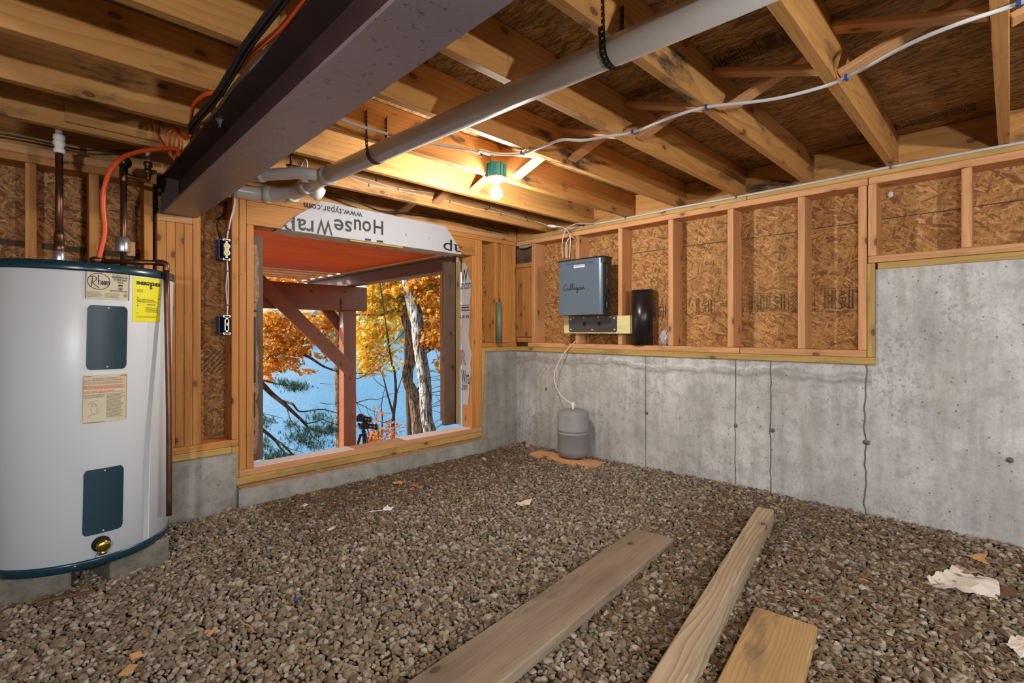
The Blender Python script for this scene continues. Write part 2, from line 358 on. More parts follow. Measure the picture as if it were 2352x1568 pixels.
def tube(bm, pts, r, seg=10, k=6, flat=1.0, cap=True, up=Vector((0, 0, 1))):
    rs = r if isinstance(r, (list, tuple)) else [r]*len(pts)
    P = smooth_path(pts, k)
    if len(P) != len(pts):
        R = []
        for i in range(len(pts)-1):
            for j in range(k): R.append(rs[i]+(rs[i+1]-rs[i])*j/k)
        R.append(rs[-1])
    else: R = rs
    rings = []; prev = None
    for i, p in enumerate(P):
        d = (P[min(i+1, len(P)-1)]-P[max(i-1, 0)]).normalized()
        if prev is None:
            u = up.cross(d)
            if u.length < .05: u = Vector((1, 0, 0)).cross(d)
            u.normalize()
        else:
            u = prev-d*prev.dot(d); u.normalize()
        prev = u; w = d.cross(u)
        rings.append([bm.verts.new(p+u*math.cos(2*PI*a/seg)*R[i]+w*math.sin(2*PI*a/seg)*R[i]*flat) for a in range(seg)])
    for i in range(len(rings)-1):
        for a in range(seg): bm.faces.new((rings[i][a], rings[i][(a+1) % seg], rings[i+1][(a+1) % seg], rings[i+1][a]))
    if cap: bm.faces.new(rings[0][::-1]); bm.faces.new(rings[-1])
    return bm
def lathe(bm, prof, c, seg=32, axis='Z', mtx=None):
    rings = []
    for (r, z) in prof:
        ring = []
        for a in range(seg):
            p = Vector((r*math.cos(2*PI*a/seg), r*math.sin(2*PI*a/seg), z))
            if mtx is not None: p = mtx @ p
            ring.append(bm.verts.new(p+Vector(c)))
        rings.append(ring)
    for i in range(len(rings)-1):
        for a in range(seg): bm.faces.new((rings[i][a], rings[i][(a+1) % seg], rings[i+1][(a+1) % seg], rings[i+1][a]))
    bm.faces.new(rings[0][::-1]); bm.faces.new(rings[-1])
    return bm
def lumber(name, a, b, mat, label=None, cat=None, group=None, par=None, bev=.0025):
    """board between two opposite corners; grain runs along its longest side"""
    d = [abs(b[i]-a[i]) for i in range(3)]; c = Vector([(a[i]+b[i])/2 for i in range(3)]); L = d.index(max(d))
    if L == 0: dims = d; R = Matrix()
    elif L == 1: dims = (d[1], d[0], d[2]); R = Matrix.Rotation(PI/2, 4, 'Z')
    else: dims = (d[2], d[1], d[0]); R = Matrix.Rotation(-PI/2, 4, 'Y')
    bm = B(); box(bm, [-x/2 for x in dims], [x/2 for x in dims], bev=min(bev, min(dims)*.3))
    o = obj(name, bm, mat, par, mtx=Matrix.Translation(c) @ R)
    return tag(o, label, cat, group)
def beam3(name, p0, p1, w, t, mat, up=(0, 0, 1), label=None, cat=None, group=None, par=None, bev=.0025, ext=0):
    """board from p0 to p1 on its centre line; t = thickness along up-ish, w = width across"""
    p0 = Vector(p0); p1 = Vector(p1); x = (p1-p0).normalized(); y = Vector(up).cross(x).normalized(); z = x.cross(y)
    L = (p1-p0).length
    R = Matrix((x, y, z)).transposed().to_4x4()
    bm = B(); box(bm, (-L/2, -w/2, -t/2), (L/2, w/2, t/2), bev=min(bev, min(w, t)*.3))
    o = obj(name, bm, mat, par, mtx=Matrix.Translation((p0+p1)/2) @ R)
    return tag(o, label, cat, group)
def text_mesh(s, size=1.0, bold=0.0, cx=False, shear=0, space=1.0):
    cu = bpy.data.curves.new('t', 'FONT'); cu.body = s; cu.size = size; cu.offset = bold; cu.resolution_u = 3; cu.shear = shear; cu.space_character = space
    o = bpy.data.objects.new('t', cu); me = bpy.data.meshes.new_from_object(o)
    V = [tuple(v.co[:2]) for v in me.vertices]; Fc = [tuple(p.vertices) for p in me.polygons]
    bpy.data.objects.remove(o); bpy.data.curves.remove(cu); bpy.data.meshes.remove(me)
    return V, Fc
def join2d(parts):
    V = []; Fc = []
    for v, f in parts:
        n = len(V); V += list(v); Fc += [tuple(i+n for i in q) for q in f]
    return V, Fc
def fit(vf, x0, y0, x1, y1, rot=0):
    """scale and turn a 2d drawing so that it fills the given box"""
    V, Fc = vf; c, s = round(math.cos(rot)), round(math.sin(rot))
    V = [(x*c-y*s, x*s+y*c) for x, y in V]
    ax = min(v[0] for v in V); bx = max(v[0] for v in V); ay = min(v[1] for v in V); by = max(v[1] for v in V)
    return [(x0+(x-ax)/(bx-ax)*(x1-x0), y0+(y-ay)/(by-ay)*(y1-y0)) for x, y in V], Fc
def rect2d(x0, y0, x1, y1): return [(x0, y0), (x1, y0), (x1, y1), (x0, y1)], [(0, 1, 2, 3)]
def frame2d(x0, y0, x1, y1, w):
    return join2d([rect2d(x0, y0, x1, y0+w), rect2d(x0, y1-w, x1, y1), rect2d(x0, y0+w, x0+w, y1-w), rect2d(x1-w, y0+w, x1, y1-w)])
def ring2d(cx, cy, rx, ry, w, n=48):
    V = []; Fc = []
    for i in range(n):
        a = 2*PI*i/n; V += [(cx+rx*math.cos(a), cy+ry*math.sin(a)), (cx+(rx-w)*math.cos(a), cy+(ry-w)*math.sin(a))]
    for i in range(n): j = (i+1) % n; Fc.append((2*i, 2*j, 2*j+1, 2*i+1))
    return V, Fc
def stroke2d(pts, w, k=6):
    P = smooth_path([(p[0], p[1], 0) for p in pts], k); V = []; Fc = []
    for i, p in enumerate(P):
        d = (P[min(i+1, len(P)-1)]-P[max(i-1, 0)]).normalized(); n = Vector((-d.y, d.x, 0))*w/2
        V += [(p.x+n.x, p.y+n.y), (p.x-n.x, p.y-n.y)]
    for i in range(len(P)-1): Fc.append((2*i, 2*i+1, 2*i+3, 2*i+2))
    return V, Fc
def printlines(x0, y0, x1, y1, n, h=.5, ragged=.15, words=True, seed=1):
    r = random.Random(seed); out = []; s = (y1-y0)/n
    for i in range(n):
        y = y1-(i+1)*s+s*(1-h)/2; xe = x1-(x1-x0)*r.random()*ragged; x = x0
        while x < xe:
            w = (x1-x0)*r.uniform(.03, .10) if words else xe-x
            out.append(rect2d(x, y, min(x+w, xe), y+s*h)); x += w+(x1-x0)*.012
    return join2d(out)
def decal(name, vf, mat, par, f):
    V, Fc = vf; me = bpy.data.meshes.new(name); me.from_pydata([tuple(f(x, y)) for x, y in V], [], Fc); me.update()
    return obj(name, me, mat, par)
def plane_map(o, ux, uy, off=.0012):
    o = Vector(o); ux = Vector(ux); uy = Vector(uy); n = ux.cross(uy).normalized()
    return lambda x, y: o+ux*x+uy*y+n*off
def mesh_np(name, V, Fc, mat, par=None, smooth=False):
    me = bpy.data.meshes.new(name); nv = len(V); nf = len(Fc); k = Fc.shape[1]
    me.vertices.add(nv); me.vertices.foreach_set('co', V.astype(np.float32).ravel())
    me.loops.add(nf*k); me.loops.foreach_set('vertex_index', Fc.astype(np.int32).ravel())
    me.polygons.add(nf); me.polygons.foreach_set('loop_start', np.arange(0, nf*k, k, dtype=np.int32))
    me.polygons.foreach_set('use_smooth', np.full(nf, smooth)); me.update(calc_edges=True)
    return obj(name, me, mat, par)
ORD = ['first', 'second', 'third', 'fourth', 'fifth', 'sixth', 'seventh', 'eighth', 'ninth', 'tenth']

# ------------------------------------------------------------------ main dimensions (metres)
XR = 3.2; YB = 3.2; T = .038; D6 = .14
Z_C = .869            # top of low concrete
Z_P0, Z_P1, Z_P2 = 1.835, 1.873, 1.911   # top plates
Z_S = 2.095           # underside of the subfloor
Z_H = 1.378           # top of the high concrete
YS = .503             # step in the right wall
OX0, OX1, OZ0, OZ1 = .953, 2.666, .221, 1.69
def gh(x, y): return .02+.05*min(1, max(0, (3.0-y)/1.8))

# ------------------------------------------------------------------ the room shell
bm = B(); box(bm, (-2.2, -2.8, -.12), (3.4, 3.25, 0.0))
fl = obj('floor', bm, M_SOIL_SHADE); tag(fl, 'soil floor of the unfinished basement under the stone, darkened for crevice shade', 'floor', kind='structure')
bm = B(); box(bm, (-2.14, -2.8, Z_S), (3.338, 3.338, Z_S+.018))
ce = obj('ceiling', bm, M_OSBZ); tag(ce, 'dark strand board subfloor seen between the joists overhead', 'ceiling', kind='structure')
# right wall: stepped concrete, strand board above it
bm = B(); prism(bm, [(3.38, -.1), (3.38, Z_C), (YS, Z_C), (YS, Z_H), (-2.8, Z_H), (-2.8, -.1)], 0, XR+.012, 3.40)
wr = obj('wall_right', bm, M_CONC); tag(wr, 'pale grey stepped concrete wall on the right with framing above', 'wall', kind='structure')
bm = B(); box(bm, (3.34, -2.8, Z_C), (3.353, 3.352, Z_S+.018)); obj('sheathing', bm, M_OSBX, wr)['label'] = 'strand board sheathing behind the right wall studs'
# left and front walls that the photo does not reach
bm = B(); box(bm, (-2.2, -2.8, -.1), (-2.12, 3.36, Z_S+.02))
wl = obj('wall_left', bm, M_CONCB); tag(wl, 'concrete wall at the left end of the basement', 'wall', kind='structure')
bm = B(); box(bm, (-2.2, -2.86, -.1), (-1.7, -2.78, Z_S+.02)); box(bm, (2.6, -2.86, -.1), (3.4, -2.78, Z_S+.02)); box(bm, (-1.7, -2.86, Z_P0), (2.6, -2.78, Z_S+.02)); box(bm, (-1.7, -2.86, -.1), (2.6, -2.78, .25))  # wide bay added in the unseen wall to let fill daylight in
wf = obj('wall_front', bm, M_CONCB); tag(wf, 'concrete wall behind the viewer with a wide bay added for fill light', 'wall', kind='structure')
# back wall: stem on the left, curb under the opening, low wall on the right, strand board
bm = B()
prism(bm, [(-2.2, -.1), (.851, -.1), (.851, .333), (-2.2, .333)], 1, 3.17, 3.40)
prism(bm, [(.851, -.1), (2.815, -.1), (2.815, .128), (.851, .128)], 1, 3.125, 3.40)
prism(bm, [(2.812, -.1), (3.40, -.1), (3.40, Z_C), (2.812, Z_C)], 1, 3.212, 3.40)
prism(bm, [(2.75, -.1), (2.83, -.1), (2.83, Z_C-.005), (2.812, Z_C-.005)], 1, 3.19, 3.22)
wb = obj('wall_back', bm, M_CONCB); tag(wb, 'far wall with low concrete curb, framing and the large opening', 'wall', kind='structure')
bm = B(); box(bm, (-2.2, 3.34, .333), (.90, 3.352, Z_S)); box(bm, (2.72, 3.34, .87), (3.353, 3.352, Z_S)); box(bm, (.90, 3.342, 1.70), (2.72, 3.353, Z_S))
obj('sheathing', bm, M_OSBY, wb)
bm = B(); box(bm, (.86, 3.125, .128), (2.79, 3.20, .134))
for i in range(26):
    x = random.uniform(.95, 2.7); r = random.uniform(.006, .02)
    bmesh.ops.create_icosphere(bm, subdivisions=1, radius=r, matrix=Matrix.Translation((x, random.uniform(3.14, 3.19), .135)) @ Matrix.Diagonal((1.6, 1, .5, 1)))
t = NT('sandy_dirt'); tcx = t.n('ShaderNodeTexCoord').outputs['Object']; t.set(t.mix(t.noise(tcx, 30, 5), (.20, .12, .06), (.50, .30, .15)), .95)
o = obj('sand_ledge', bm, t.m, wb); o['label'] = 'sandy dirt along the top of the curb'

# concrete details on the right wall: form seams and tie ends
def on_wall(y, z): return Vector((XR+.011, y, z))
for i, (u, wig, vt, vb) in enumerate(((1483, .002, 822, 1075), (1689, .003, 830, 1108), (1770, .006, 835, 1127), (1988, .009, 845, 1168))):
    y = onx(u, 950, XR+.012).y; bm = B(); pts = []
    for k in range(26):
        z = .02+(Z_C-.02)*k/25; pts.append((XR+.0125, y+random.uniform(-1, 1)*wig*(.5 if k % 3 else 1), z))
    tube(bm, pts, .0028+wig*.22, 6, 1, .8)
    s = obj('form_seam', bm, M_BLOCK, wr); s['label'] = 'thin dark vertical seam left by the concrete form'
for (u, v) in ((1485, 948), (1690, 977), (1774, 988), (1988, 1015), (1992, 1016), (2320, 1056), (1255, 893)):
    p = onx(u, v, XR+.012); bm = B()
    lathe(bm, [(.014, -.004), (.013, .003), (.007, .006), (.005, .016), (.002, .017)], (0, 0, 0), 12, mtx=Matrix.Translation(p) @ Matrix.Rotation(-PI/2, 4, 'Y'))
    obj('form_tie', bm, M_BLOCK, wr, True)
# stamps and seams on the right sheathing
XS = 3.3388
def wallmap(par_x=XS): return lambda x, y: Vector((par_x, -x, y))    # x to the right in the picture = -y
def stampbox(y_hi, y_lo, z0, z1, text, seed, vert=True):
    parts = [frame2d(-y_hi, z0, -y_lo, z1, .002)]
    w = y_hi-y_lo
    parts.append(fit(text_mesh(text, 1), -y_lo-.09, z0+.01, -y_lo-.055, z1-.01, -PI/2))
    for k in range(4): parts.append(fit(printlines(0, 0, 1, .3, 4, .5, .1, seed=seed+k), -y_lo-.13-k*.035, z0+.008, -y_lo-.105-k*.035, z1-.008, -PI/2)) if w > .17+k*.035 else None
    parts.append(fit(printlines(0, 0, 1, .3, 2, .5, .1, seed=seed+9), -y_lo-.045, z0+.01, -y_lo-.02, z1-.012, -PI/2))
    return decal('grade_stamp', join2d([p for p in parts if p]), M_STAMP, wr, wallmap())
stampbox(.82, .605, 1.165, 1.30, 'APA', 3)
stampbox(1.24, .96, 1.175, 1.29, 'APA', 4)
stampbox(1.62, 1.42, 1.165, 1.275, 'APA', 9)
stampbox(2.00, 1.76, 1.14, 1.25, 'APA', 14)
dl = join2d([([(x, z), (x+.006, z), (x+.030, z+.02), (x+.024, z+.02)], [(0, 1, 2, 3)]) for x in [-.95+.016*i for i in range(5)] for z in [1.165+.022*j for j in range(6)]])
decal('hatched_stamp', dl, M_STAMP, wr, wallmap())
for (ya, yb, z) in ((2.07, 1.71, 1.655), (1.66, 1.30, 1.655), (1.25, .90, 1.655), (.84, .60, 1.662), (.50, .17, 1.665), (.13, -.3, 1.668), (2.96, 2.53, 1.30)):
    decal('panel_seam', stroke2d([(-ya, z), (-(ya+yb)/2, z+.001), (-yb, z)], .005), M_STAMP, wr, wallmap())
# stamps on the subfloor
def ceilmap(tl, tr, br, z=Z_S-.0014):
    A = onz(*tl, z); Bq = onz(*tr, z); C = onz(*br, z); X = Bq-A; Y = C-Bq
    return lambda x, y: A+X*x+Y*y
hat = [rect2d(.70, .12+.085*i, .88, .16+.085*i) for i in range(9)]
st = join2d([frame2d(0, 0, 1, 1, .022), rect2d(.60, 0, .612, 1), rect2d(.41, 0, .422, 1), rect2d(.36, .1, .372, .9), rect2d(.2, 0, .212, 1),
             ring2d(.80, .5, .165, .42, .012), ring2d(.80, .5, .14, .36, .008), fit(text_mesh('SIZED', 1), .44, .2, .5, .8, PI/2), fit(text_mesh('SPACE', 1), .52, .15, .58, .85, PI/2),
             fit(printlines(0, 0, 1, .4, 4, .5, seed=2), .23, .1, .34, .9), fit(text_mesh('24', 1, .03), .05, .2, .16, .85, PI/2)]+hat)
decal('grade_stamp', st, M_STAMP, ce, ceilmap((1638, 131), (1797, 60), (1814, 99)))
def strip(seed, n):
    r = random.Random(seed); out = [frame2d(0, 0, 1, 1, .02)]
    for i in range(n):
        x = (i+.1)/n; out.append(rect2d(i/n, 0, i/n+.006, 1))
        if r.random() < .35: out.append(fit(text_mesh(r.choice(['APA', 'EXT', '48', 'PS2', '24']), 1, .02), x, .2, x+.7/n, .8))
        else: out.append(fit(printlines(0, 0, 1, 1, 4, .5, .2, seed=seed+i), x, .15, x+.75/n, .85))
    return join2d(out)
decal('grade_stamp', strip(4, 10), M_STAMP, ce, ceilmap((2052, 284), (2242, 237), (2242, 255)))
decal('grade_stamp', strip(7, 2), M_STAMP, ce, ceilmap((1942, 311), (1989, 300), (1993, 315)))
decal('grade_stamp', strip(9, 3), M_STAMP, ce, ceilmap((1451, 204), (1546, 181), (1560, 201)))
decal('grade_stamp', strip(12, 3), M_STAMP, ce, ceilmap((1670, 368), (1726, 358), (1732, 371)))
# hatched print on the back sheathing left of the opening
YSH = 3.3392
dl = join2d([([(x, z), (x+.010, z), (x+.036, z+.030), (x+.026, z+.030)], [(0, 1, 2, 3)]) for x in [.66+.03*i for i in range(7)] for z in [.80+.034*j for j in range(4)]])
decal('hatched_stamp', dl, M_STAMP, wb, lambda x, y: Vector((x, YSH, y)))
for (xa, xb) in ((-.5, -.02), (.03, .2), (.25, .42)):
    decal('panel_seam', rect2d(xa, 1.455, xb, 1.485), M_STAMP, wb, lambda x, y: Vector((x, YSH, y-.03*x)))

# ------------------------------------------------------------------ framing of the right wall
XF = XR
def W(name, a, b, mat, label, cat, group=None): return lumber(name, a, b, mat, label, cat, group)
W('sill_plate', (XF-.004, YS+.0, Z_C), (XF+D6, 3.2, Z_C+T), M_TREAT, 'treated sill board lying directly on the low right concrete wall', 'board', 'sill boards of the right wall')
W('bottom_plate', (XF, .54, Z_C+T+.001), (XF+D6, 1.20, Z_C+2*T), M_STUD, 'short bottom plate under the two studs left of the concrete step', 'board', 'bottom plates of the right wall')
W('bottom_plate', (XF, 1.204, Z_C+T+.001), (XF+D6, 3.06, Z_C+2*T), M_STUD, 'long bottom plate above the low concrete, running to the far corner', 'board', 'bottom plates of the right wall')
W('sill_plate', (XF+.006, -2.7, Z_H), (XF+D6, .494, Z_H+T-.003), M_TREAT, 'treated board lying on the high concrete at far right', 'board', 'sill boards of the right wall')
W('bottom_plate', (XF, -2.7, Z_H+T-.002), (XF+D6, .535, Z_H+2*T-.004), M_STUD, 'wavy grained plate above the high concrete wall', 'board', 'bottom plates of the right wall')
W('step_post', (XF, YS+.001, Z_C+T+.001), (XF+D6, .538, Z_H+T-.004), M_TREAT, 'yellowish upright board with one knot against the concrete step', 'board')
W('top_plate', (XF, .536, Z_P0), (XF+D6, 3.2, Z_P1-.001), M_STUD, 'lower top plate of the right wall left of the step joint', 'board', 'top plates of the right wall')
W('top_plate', (XF, -2.7, Z_P0), (XF+D6, .532, Z_P1-.001), M_STUD, 'lower top plate above the high concrete with arched grain', 'board', 'top plates of the right wall')
W('top_plate', (XF, 1.16, Z_P1), (XF+D6, 3.2, Z_P2), M_TREAT, 'upper top plate of the right wall from its splice to the far corner', 'board', 'top plates of the right wall')
W('top_plate', (XF, -2.7, Z_P1), (XF+D6, 1.156, Z_P2), M_TREAT, 'upper yellowish top plate running right out of the frame', 'board', 'top plates of the right wall')
studs = [(2.975, 3.012, 'corner stud of the right wall beside the dark pocket'), (2.478, 2.516, 'stud mostly hidden behind the slate blue cabinet'), (2.068, 2.104, 'stud just right of the slate blue cabinet'),
         (1.652, 1.690, 'stud immediately right of the glossy black pipe'), (1.240, 1.278, 'second stud right of the black pipe'), (.834, .872, 'third stud right of the black pipe'), (.540, .578, 'rough edged stud left of the seam above the concrete step')]
for y0, y1, lb in studs: W('wall_stud', (XF, y0, Z_C+2*T+.001), (XF+D6, y1, Z_P0-.001), M_STUD, lb, 'stud', 'studs of the right wall')
W('wall_stud', (XF, .497, Z_H+2*T-.003), (XF+D6, .535, Z_P0-.001), M_STUD, 'short stud right of the seam, standing above the concrete step', 'stud', 'studs of the right wall')
W('wall_stud', (XF, .127, Z_H+2*T-.003), (XF+D6, .165, Z_P0-.001), M_STUD, 'short stud nearest the right edge of the view', 'stud', 'studs of the right wall')
# dark corner pocket: built-up post set back behind the wall line
for i in range(4):
    W('corner_stud', (3.262, 3.02+.079*i, Z_C+2*T+.05), (3.336, 3.096+.079*i, 1.64), M_STUDO, 'narrow upright %s from the corner stud inside the dark corner pocket' % ['first', 'second', 'third', 'fourth'][i], 'stud', 'uprights in the corner pocket')
W('pocket_block', (3.25, 3.018, 1.642), (3.337, 3.335, 1.68), M_STUDO, 'short flat block on the uprights in the dark corner pocket', 'block')
W('pocket_block', (3.25, 3.018, Z_C+2*T+.001), (3.337, 3.335, Z_C+2*T+.045), M_STUDO, 'short block at the foot of the corner pocket', 'block')
bm = B(); box(bm, (3.29, 3.016, 1.682), (3.336, 3.335, Z_P0-.002)); o = obj('pocket_board', bm, M_OUTD); tag(o, 'dark board closing the top of the corner pocket', 'board')
bm = B(); prism(bm, [(3.02, Z_P0-.001), (3.19, Z_P0-.001), (3.18, Z_P0-.02), (3.10, Z_P0-.028), (3.03, Z_P0-.016)], 0, 3.215, 3.218); o = obj('foil_flap', bm, M_FOIL); tag(o, 'grey foil flap hanging at the top of the corner pocket', 'flap')
# rim board
W('rim_board', (3.302, -2.7, Z_P2+.001), (3.338, 3.30, Z_S-.002), M_JOIST_OLD, 'long rim board closing the joist ends above the right wall', 'board')

# ------------------------------------------------------------------ framing of the far wall
def Wb(name, x0, x1, z0, z1, mat, label, cat='stud', group='studs of the far wall', y0=YB, y1=YB+D6-.002): return lumber(name, (x0, y0, z0), (x1, y1, z1), mat, label, cat, group)
Wb('top_plate', -2.1, .474, Z_P0, Z_P1-.001, M_STUDO, 'lower top plate of the far wall behind the water heater', 'board', 'top plates of the far wall')
Wb('top_plate', -2.1, .474, Z_P1, Z_P2, M_STUD, 'upper knotty top plate of the far wall behind the copper pipes', 'board', 'top plates of the far wall')
Wb('top_plate', .67, 3.198, Z_P0, Z_P1-.001, M_STUDO, 'lower top plate above the opening, right of the steel beam', 'board', 'top plates of the far wall')
Wb('top_plate', .67, 3.198, Z_P1, Z_P2, M_STUD, 'upper top plate above the opening, right of the steel beam', 'board', 'top plates of the far wall')
Wb('bottom_plate', -2.1, .871, .372, .410, M_STUDO, 'plate under the left studs of the far wall, above the stem wall', 'board', 'bottom plates of the far wall')
Wb('sill_plate', -2.1, .832, .334, .371, M_TREAT, 'treated board lying on the left concrete stem wall', 'board', 'bottom plates of the far wall', YB-.004)
Wb('step_post', .834, .871, .184, .370, M_TREAT, 'short upright board in the corner of the concrete step by the opening', 'board')
Wb('sill_plate', .853, 2.812, .136, .182, M_TREAT, 'treated board lying on the curb under the opening', 'board', 'bottom plates of the far wall', YB-.002)
Wb('opening_sill', .873, 2.775, .183, OZ0, M_STUD, 'sill board of the large opening under the sky glare strips', 'board')
ztop = Z_P0-.001
for x0, x1, z0, z1, lb in ((-.43, -.392, .411, ztop, 'stud of the far wall left of the water heater'), (-.027, .012, .411, ztop, 'yellow stud left of the tallest copper pipe'), (.198, .238, .411, ztop, 'grey brown stud behind the orange cable'),
        (.418, .456, .411, ztop, 'stud directly left of the steel beam end'),
        (.474, .514, .411, 1.645, 'first upright from the left under the beam end'), (.515, .555, .411, 1.645, 'second upright from the left under the beam end'), (.556, .596, .411, 1.645, 'third upright from the left under the beam end'), (.597, .637, .411, 1.645, 'fourth upright from the left under the beam end'),
        (.639, .677, .411, ztop, 'full height stud just right of the beam end'),
        (.833, .871, .411, ztop, 'stud with handwriting beside the blue electrical boxes'), (.873, .911, OZ0+.001, ztop, 'second full stud left of the opening'), (.913, OX0, OZ0+.001, OZ1, 'shorter jack stud at the left edge of the opening'),
        (OX1, 2.702, OZ0+.001, OZ1, 'shorter jack stud at the right edge of the opening'), (2.703, 2.740, OZ0+.001, ztop, 'full stud next to the right jack stud of the opening'), (2.741, 2.777, OZ0+.001, ztop, 'outermost stud of the three right of the opening'),
        (2.925, 2.962, Z_C+2*T+.001, ztop, 'thin stud behind the green pipe piece'), (3.002, 3.04, Z_C+2*T+.001, ztop, 'stud left of the flat corner board on the far wall')):
    Wb('wall_stud' if 'upright' not in lb else 'bearing_stud', x0, x1, z0, z1, M_STUDO, lb)
Wb('corner_stud', 3.042, 3.15, Z_C+2*T+.001, ztop, M_STUDO, 'wide flat corner board on the far wall', y0=3.204, y1=3.242)
Wb('corner_stud', 3.152, 3.188, Z_C+2*T+.001, ztop, M_STUDO, 'narrow stud at the very corner of the far wall')
Wb('bearing_plate', .474, .638, 1.646, 1.684, M_STUD, 'short flat board right under the end of the steel beam', 'board', None)
Wb('sill_plate', 2.814, 3.198, Z_C+.001, Z_C+T, M_TREAT, 'dark treated board on the low concrete right of the opening', 'board', 'bottom plates of the far wall')
Wb('bottom_plate', 2.779, 3.198, Z_C+T+.001, Z_C+2*T, M_STUDO, 'plate above the low concrete right of the opening', 'board', 'bottom plates of the far wall')
Wb('side_board', 2.779, 2.811, .184, Z_C+T, M_TREAT, 'greenish upright board between the right studs and the concrete', 'board', None)
lumber('sky_glare_strip', (.956, 3.212, OZ0+.0005), (ony(815, 1030, 3.21).x, 3.336, OZ0+.004), M_GLARE_WHITEW, 'long pale strip painting sky glare on the left part of the opening sill', 'strip')  # sky glare on the sill, put in as thin near-white boards
lumber('sky_glare_strip', (ony(932, 1008, 3.21).x, 3.206, OZ0+.0005), (2.662, 3.336, OZ0+.004), M_GLARE_WHITEW, 'shorter pale strip painting sky glare on the right part of the opening sill', 'strip')
W_ = lumber('header_board', (.912, YB+.002, OZ1+.001), (2.702, YB+.04, Z_P0-.001), M_STUDO, 'amber header board over the opening, mostly under the house wrap', 'board')
lumber('header_board', (.912, YB+.05, OZ1+.001), (2.702, YB+.135, Z_P0-.001), M_STUDO, 'inner header board behind the house wrap over the opening', 'board')
W('rim_board', (-2.1, 3.302, Z_P2+.001), (3.30, 3.338, Z_S-.002), M_JOIST, 'rim board above the far wall plates', 'board')

# house wrap over the header (printed upside down) and on the right reveal
HW = root('house_wrap', (1.8, 3.197, OZ1), 'white printed house wrap sheet stretched over the opening header', 'house wrap')
yw = 3.1945
poly = [ony(u, v, yw) for u, v in ((646, 521), (668, 505), (690, 489), (714, 478), (737, 461), (860, 486), (1023, 520), (1040, 545), (1053, 566), (1060, 590))]
poly = [(p.x, p.z) for p in poly]; poly[0] = (poly[0][0], OZ1-.002); poly[-1] = (poly[-1][0], OZ1-.004)
bm = B(); prism(bm, poly, 1, yw, yw+.0025); obj('wrap_sheet', bm, M_WRAP, HW)
bm = B(); n = 40; rows = []
for i in range(n+1):
    x = poly[0][0]-.02+(poly[-1][0]-poly[0][0]+.02)*i/n; dz = .006*math.sin(i*1.3)+.004*math.sin(i*3.1)
    rows.append([bm.verts.new((x, yw+a, OZ1-.003-b+dz*c)) for a, b, c in ((0, 0, 0), (.02, .004, .4), (.06, .006, 1), (.10, .004, 1), (.135, .008, .6))])
for i in range(n):
    for k in range(4): bm.faces.new((rows[i][k], rows[i+1][k], rows[i+1][k+1], rows[i][k+1]))
obj('wrap_underside', bm, M_WRAP, HW, True)
def wrapmap(off=.0012): return lambda x, y: Vector((x, yw-off, y))
def box_at(pl, pr, y=yw):
    a = ony(*pl, y); b = ony(*pr, y); return a.x, a.z, b.x, b.z
def clip_poly(vf, poly):
    """keep only faces whose centre lies inside the sheet"""
    V, Fc = vf; out = []
    for f in Fc:
        cx = sum(V[i][0] for i in f)/len(f); cy = sum(V[i][1] for i in f)/len(f); ins = False
        for i in range(len(poly)):
            (x1, y1), (x2, y2) = poly[i], poly[(i+1) % len(poly)]
            if (y1 > cy) != (y2 > cy) and cx < (x2-x1)*(cy-y1)/(y2-y1)+x1: ins = not ins
        if ins: out.append(f)
    return V, out
xa = ony(699, 490, yw).x; xb = ony(832, 490, yw).x
zt = ony(832, 484, yw).z
decal('web_address', fit(text_mesh('www.typar.com', 1, .008), xa, zt-.052, xb, zt+.002, PI), M_WRAPI, HW, wrapmap())
zH = ony(870, 506, yw).z; zP = ony(665, 503, yw).z; xH = ony(870, 506, yw).x; xP = ony(665, 503, yw).x; cap = zH-ony(870, 538, yw).z
for wd_, ul, ur, hh_, dd2 in (('H', 858, 880, 1, 0), ('ou', 813, 852, .76, 0), ('se', 767, 808, .76, 0), ('W', 727, 764, 1, 0), ('ra', 682, 720, .76, 0), ('p', 652, 677, .76, .3)):
    xm = ony((ul+ur)/2, 520, yw).x; zt2 = zP+(zH-zP)*(xm-xP)/(xH-xP)
    decal('brand_lettering', clip_poly(fit(text_mesh(wd_, 1, .012), ony(ul, 520, yw).x, zt2-cap*hh_, ony(ur, 520, yw).x, zt2+cap*dd2, PI), poly), M_WRAPI, HW, wrapmap())
decal('brand_lettering', clip_poly(fit(text_mesh('ap', 1, .004), ony(1018, 580, yw).x, OZ1+.012, ony(1060, 580, yw).x, OZ1+.105, PI), poly), M_WRAPI, HW, wrapmap())
bars = [rect2d(ony(u0, 548, yw).x, OZ1+.001, ony(u1, 548, yw).x, OZ1+.016) for u0, u1 in ((838, 852), (865, 880))]
for b2 in bars: decal('black_bar', b2, M_WRAPI, HW, wrapmap())
for u, v in ((932, 541), (985, 549), (1034, 556)): decal('ink_mark', rect2d(ony(u, 535, yw).x, ony(u, v, yw).z, ony(u, 535, yw).x+.005, ony(u, v, yw).z+.012), M_WRAPI, HW, wrapmap())
lumber('shim_strip', (ony(803, 548, 3.2).x, 3.192, OZ1-.018), (ony(925, 565, 3.2).x, 3.235, OZ1-.006), M_TREAT, 'thin yellow wood strip under the middle of the header wrap', 'strip')
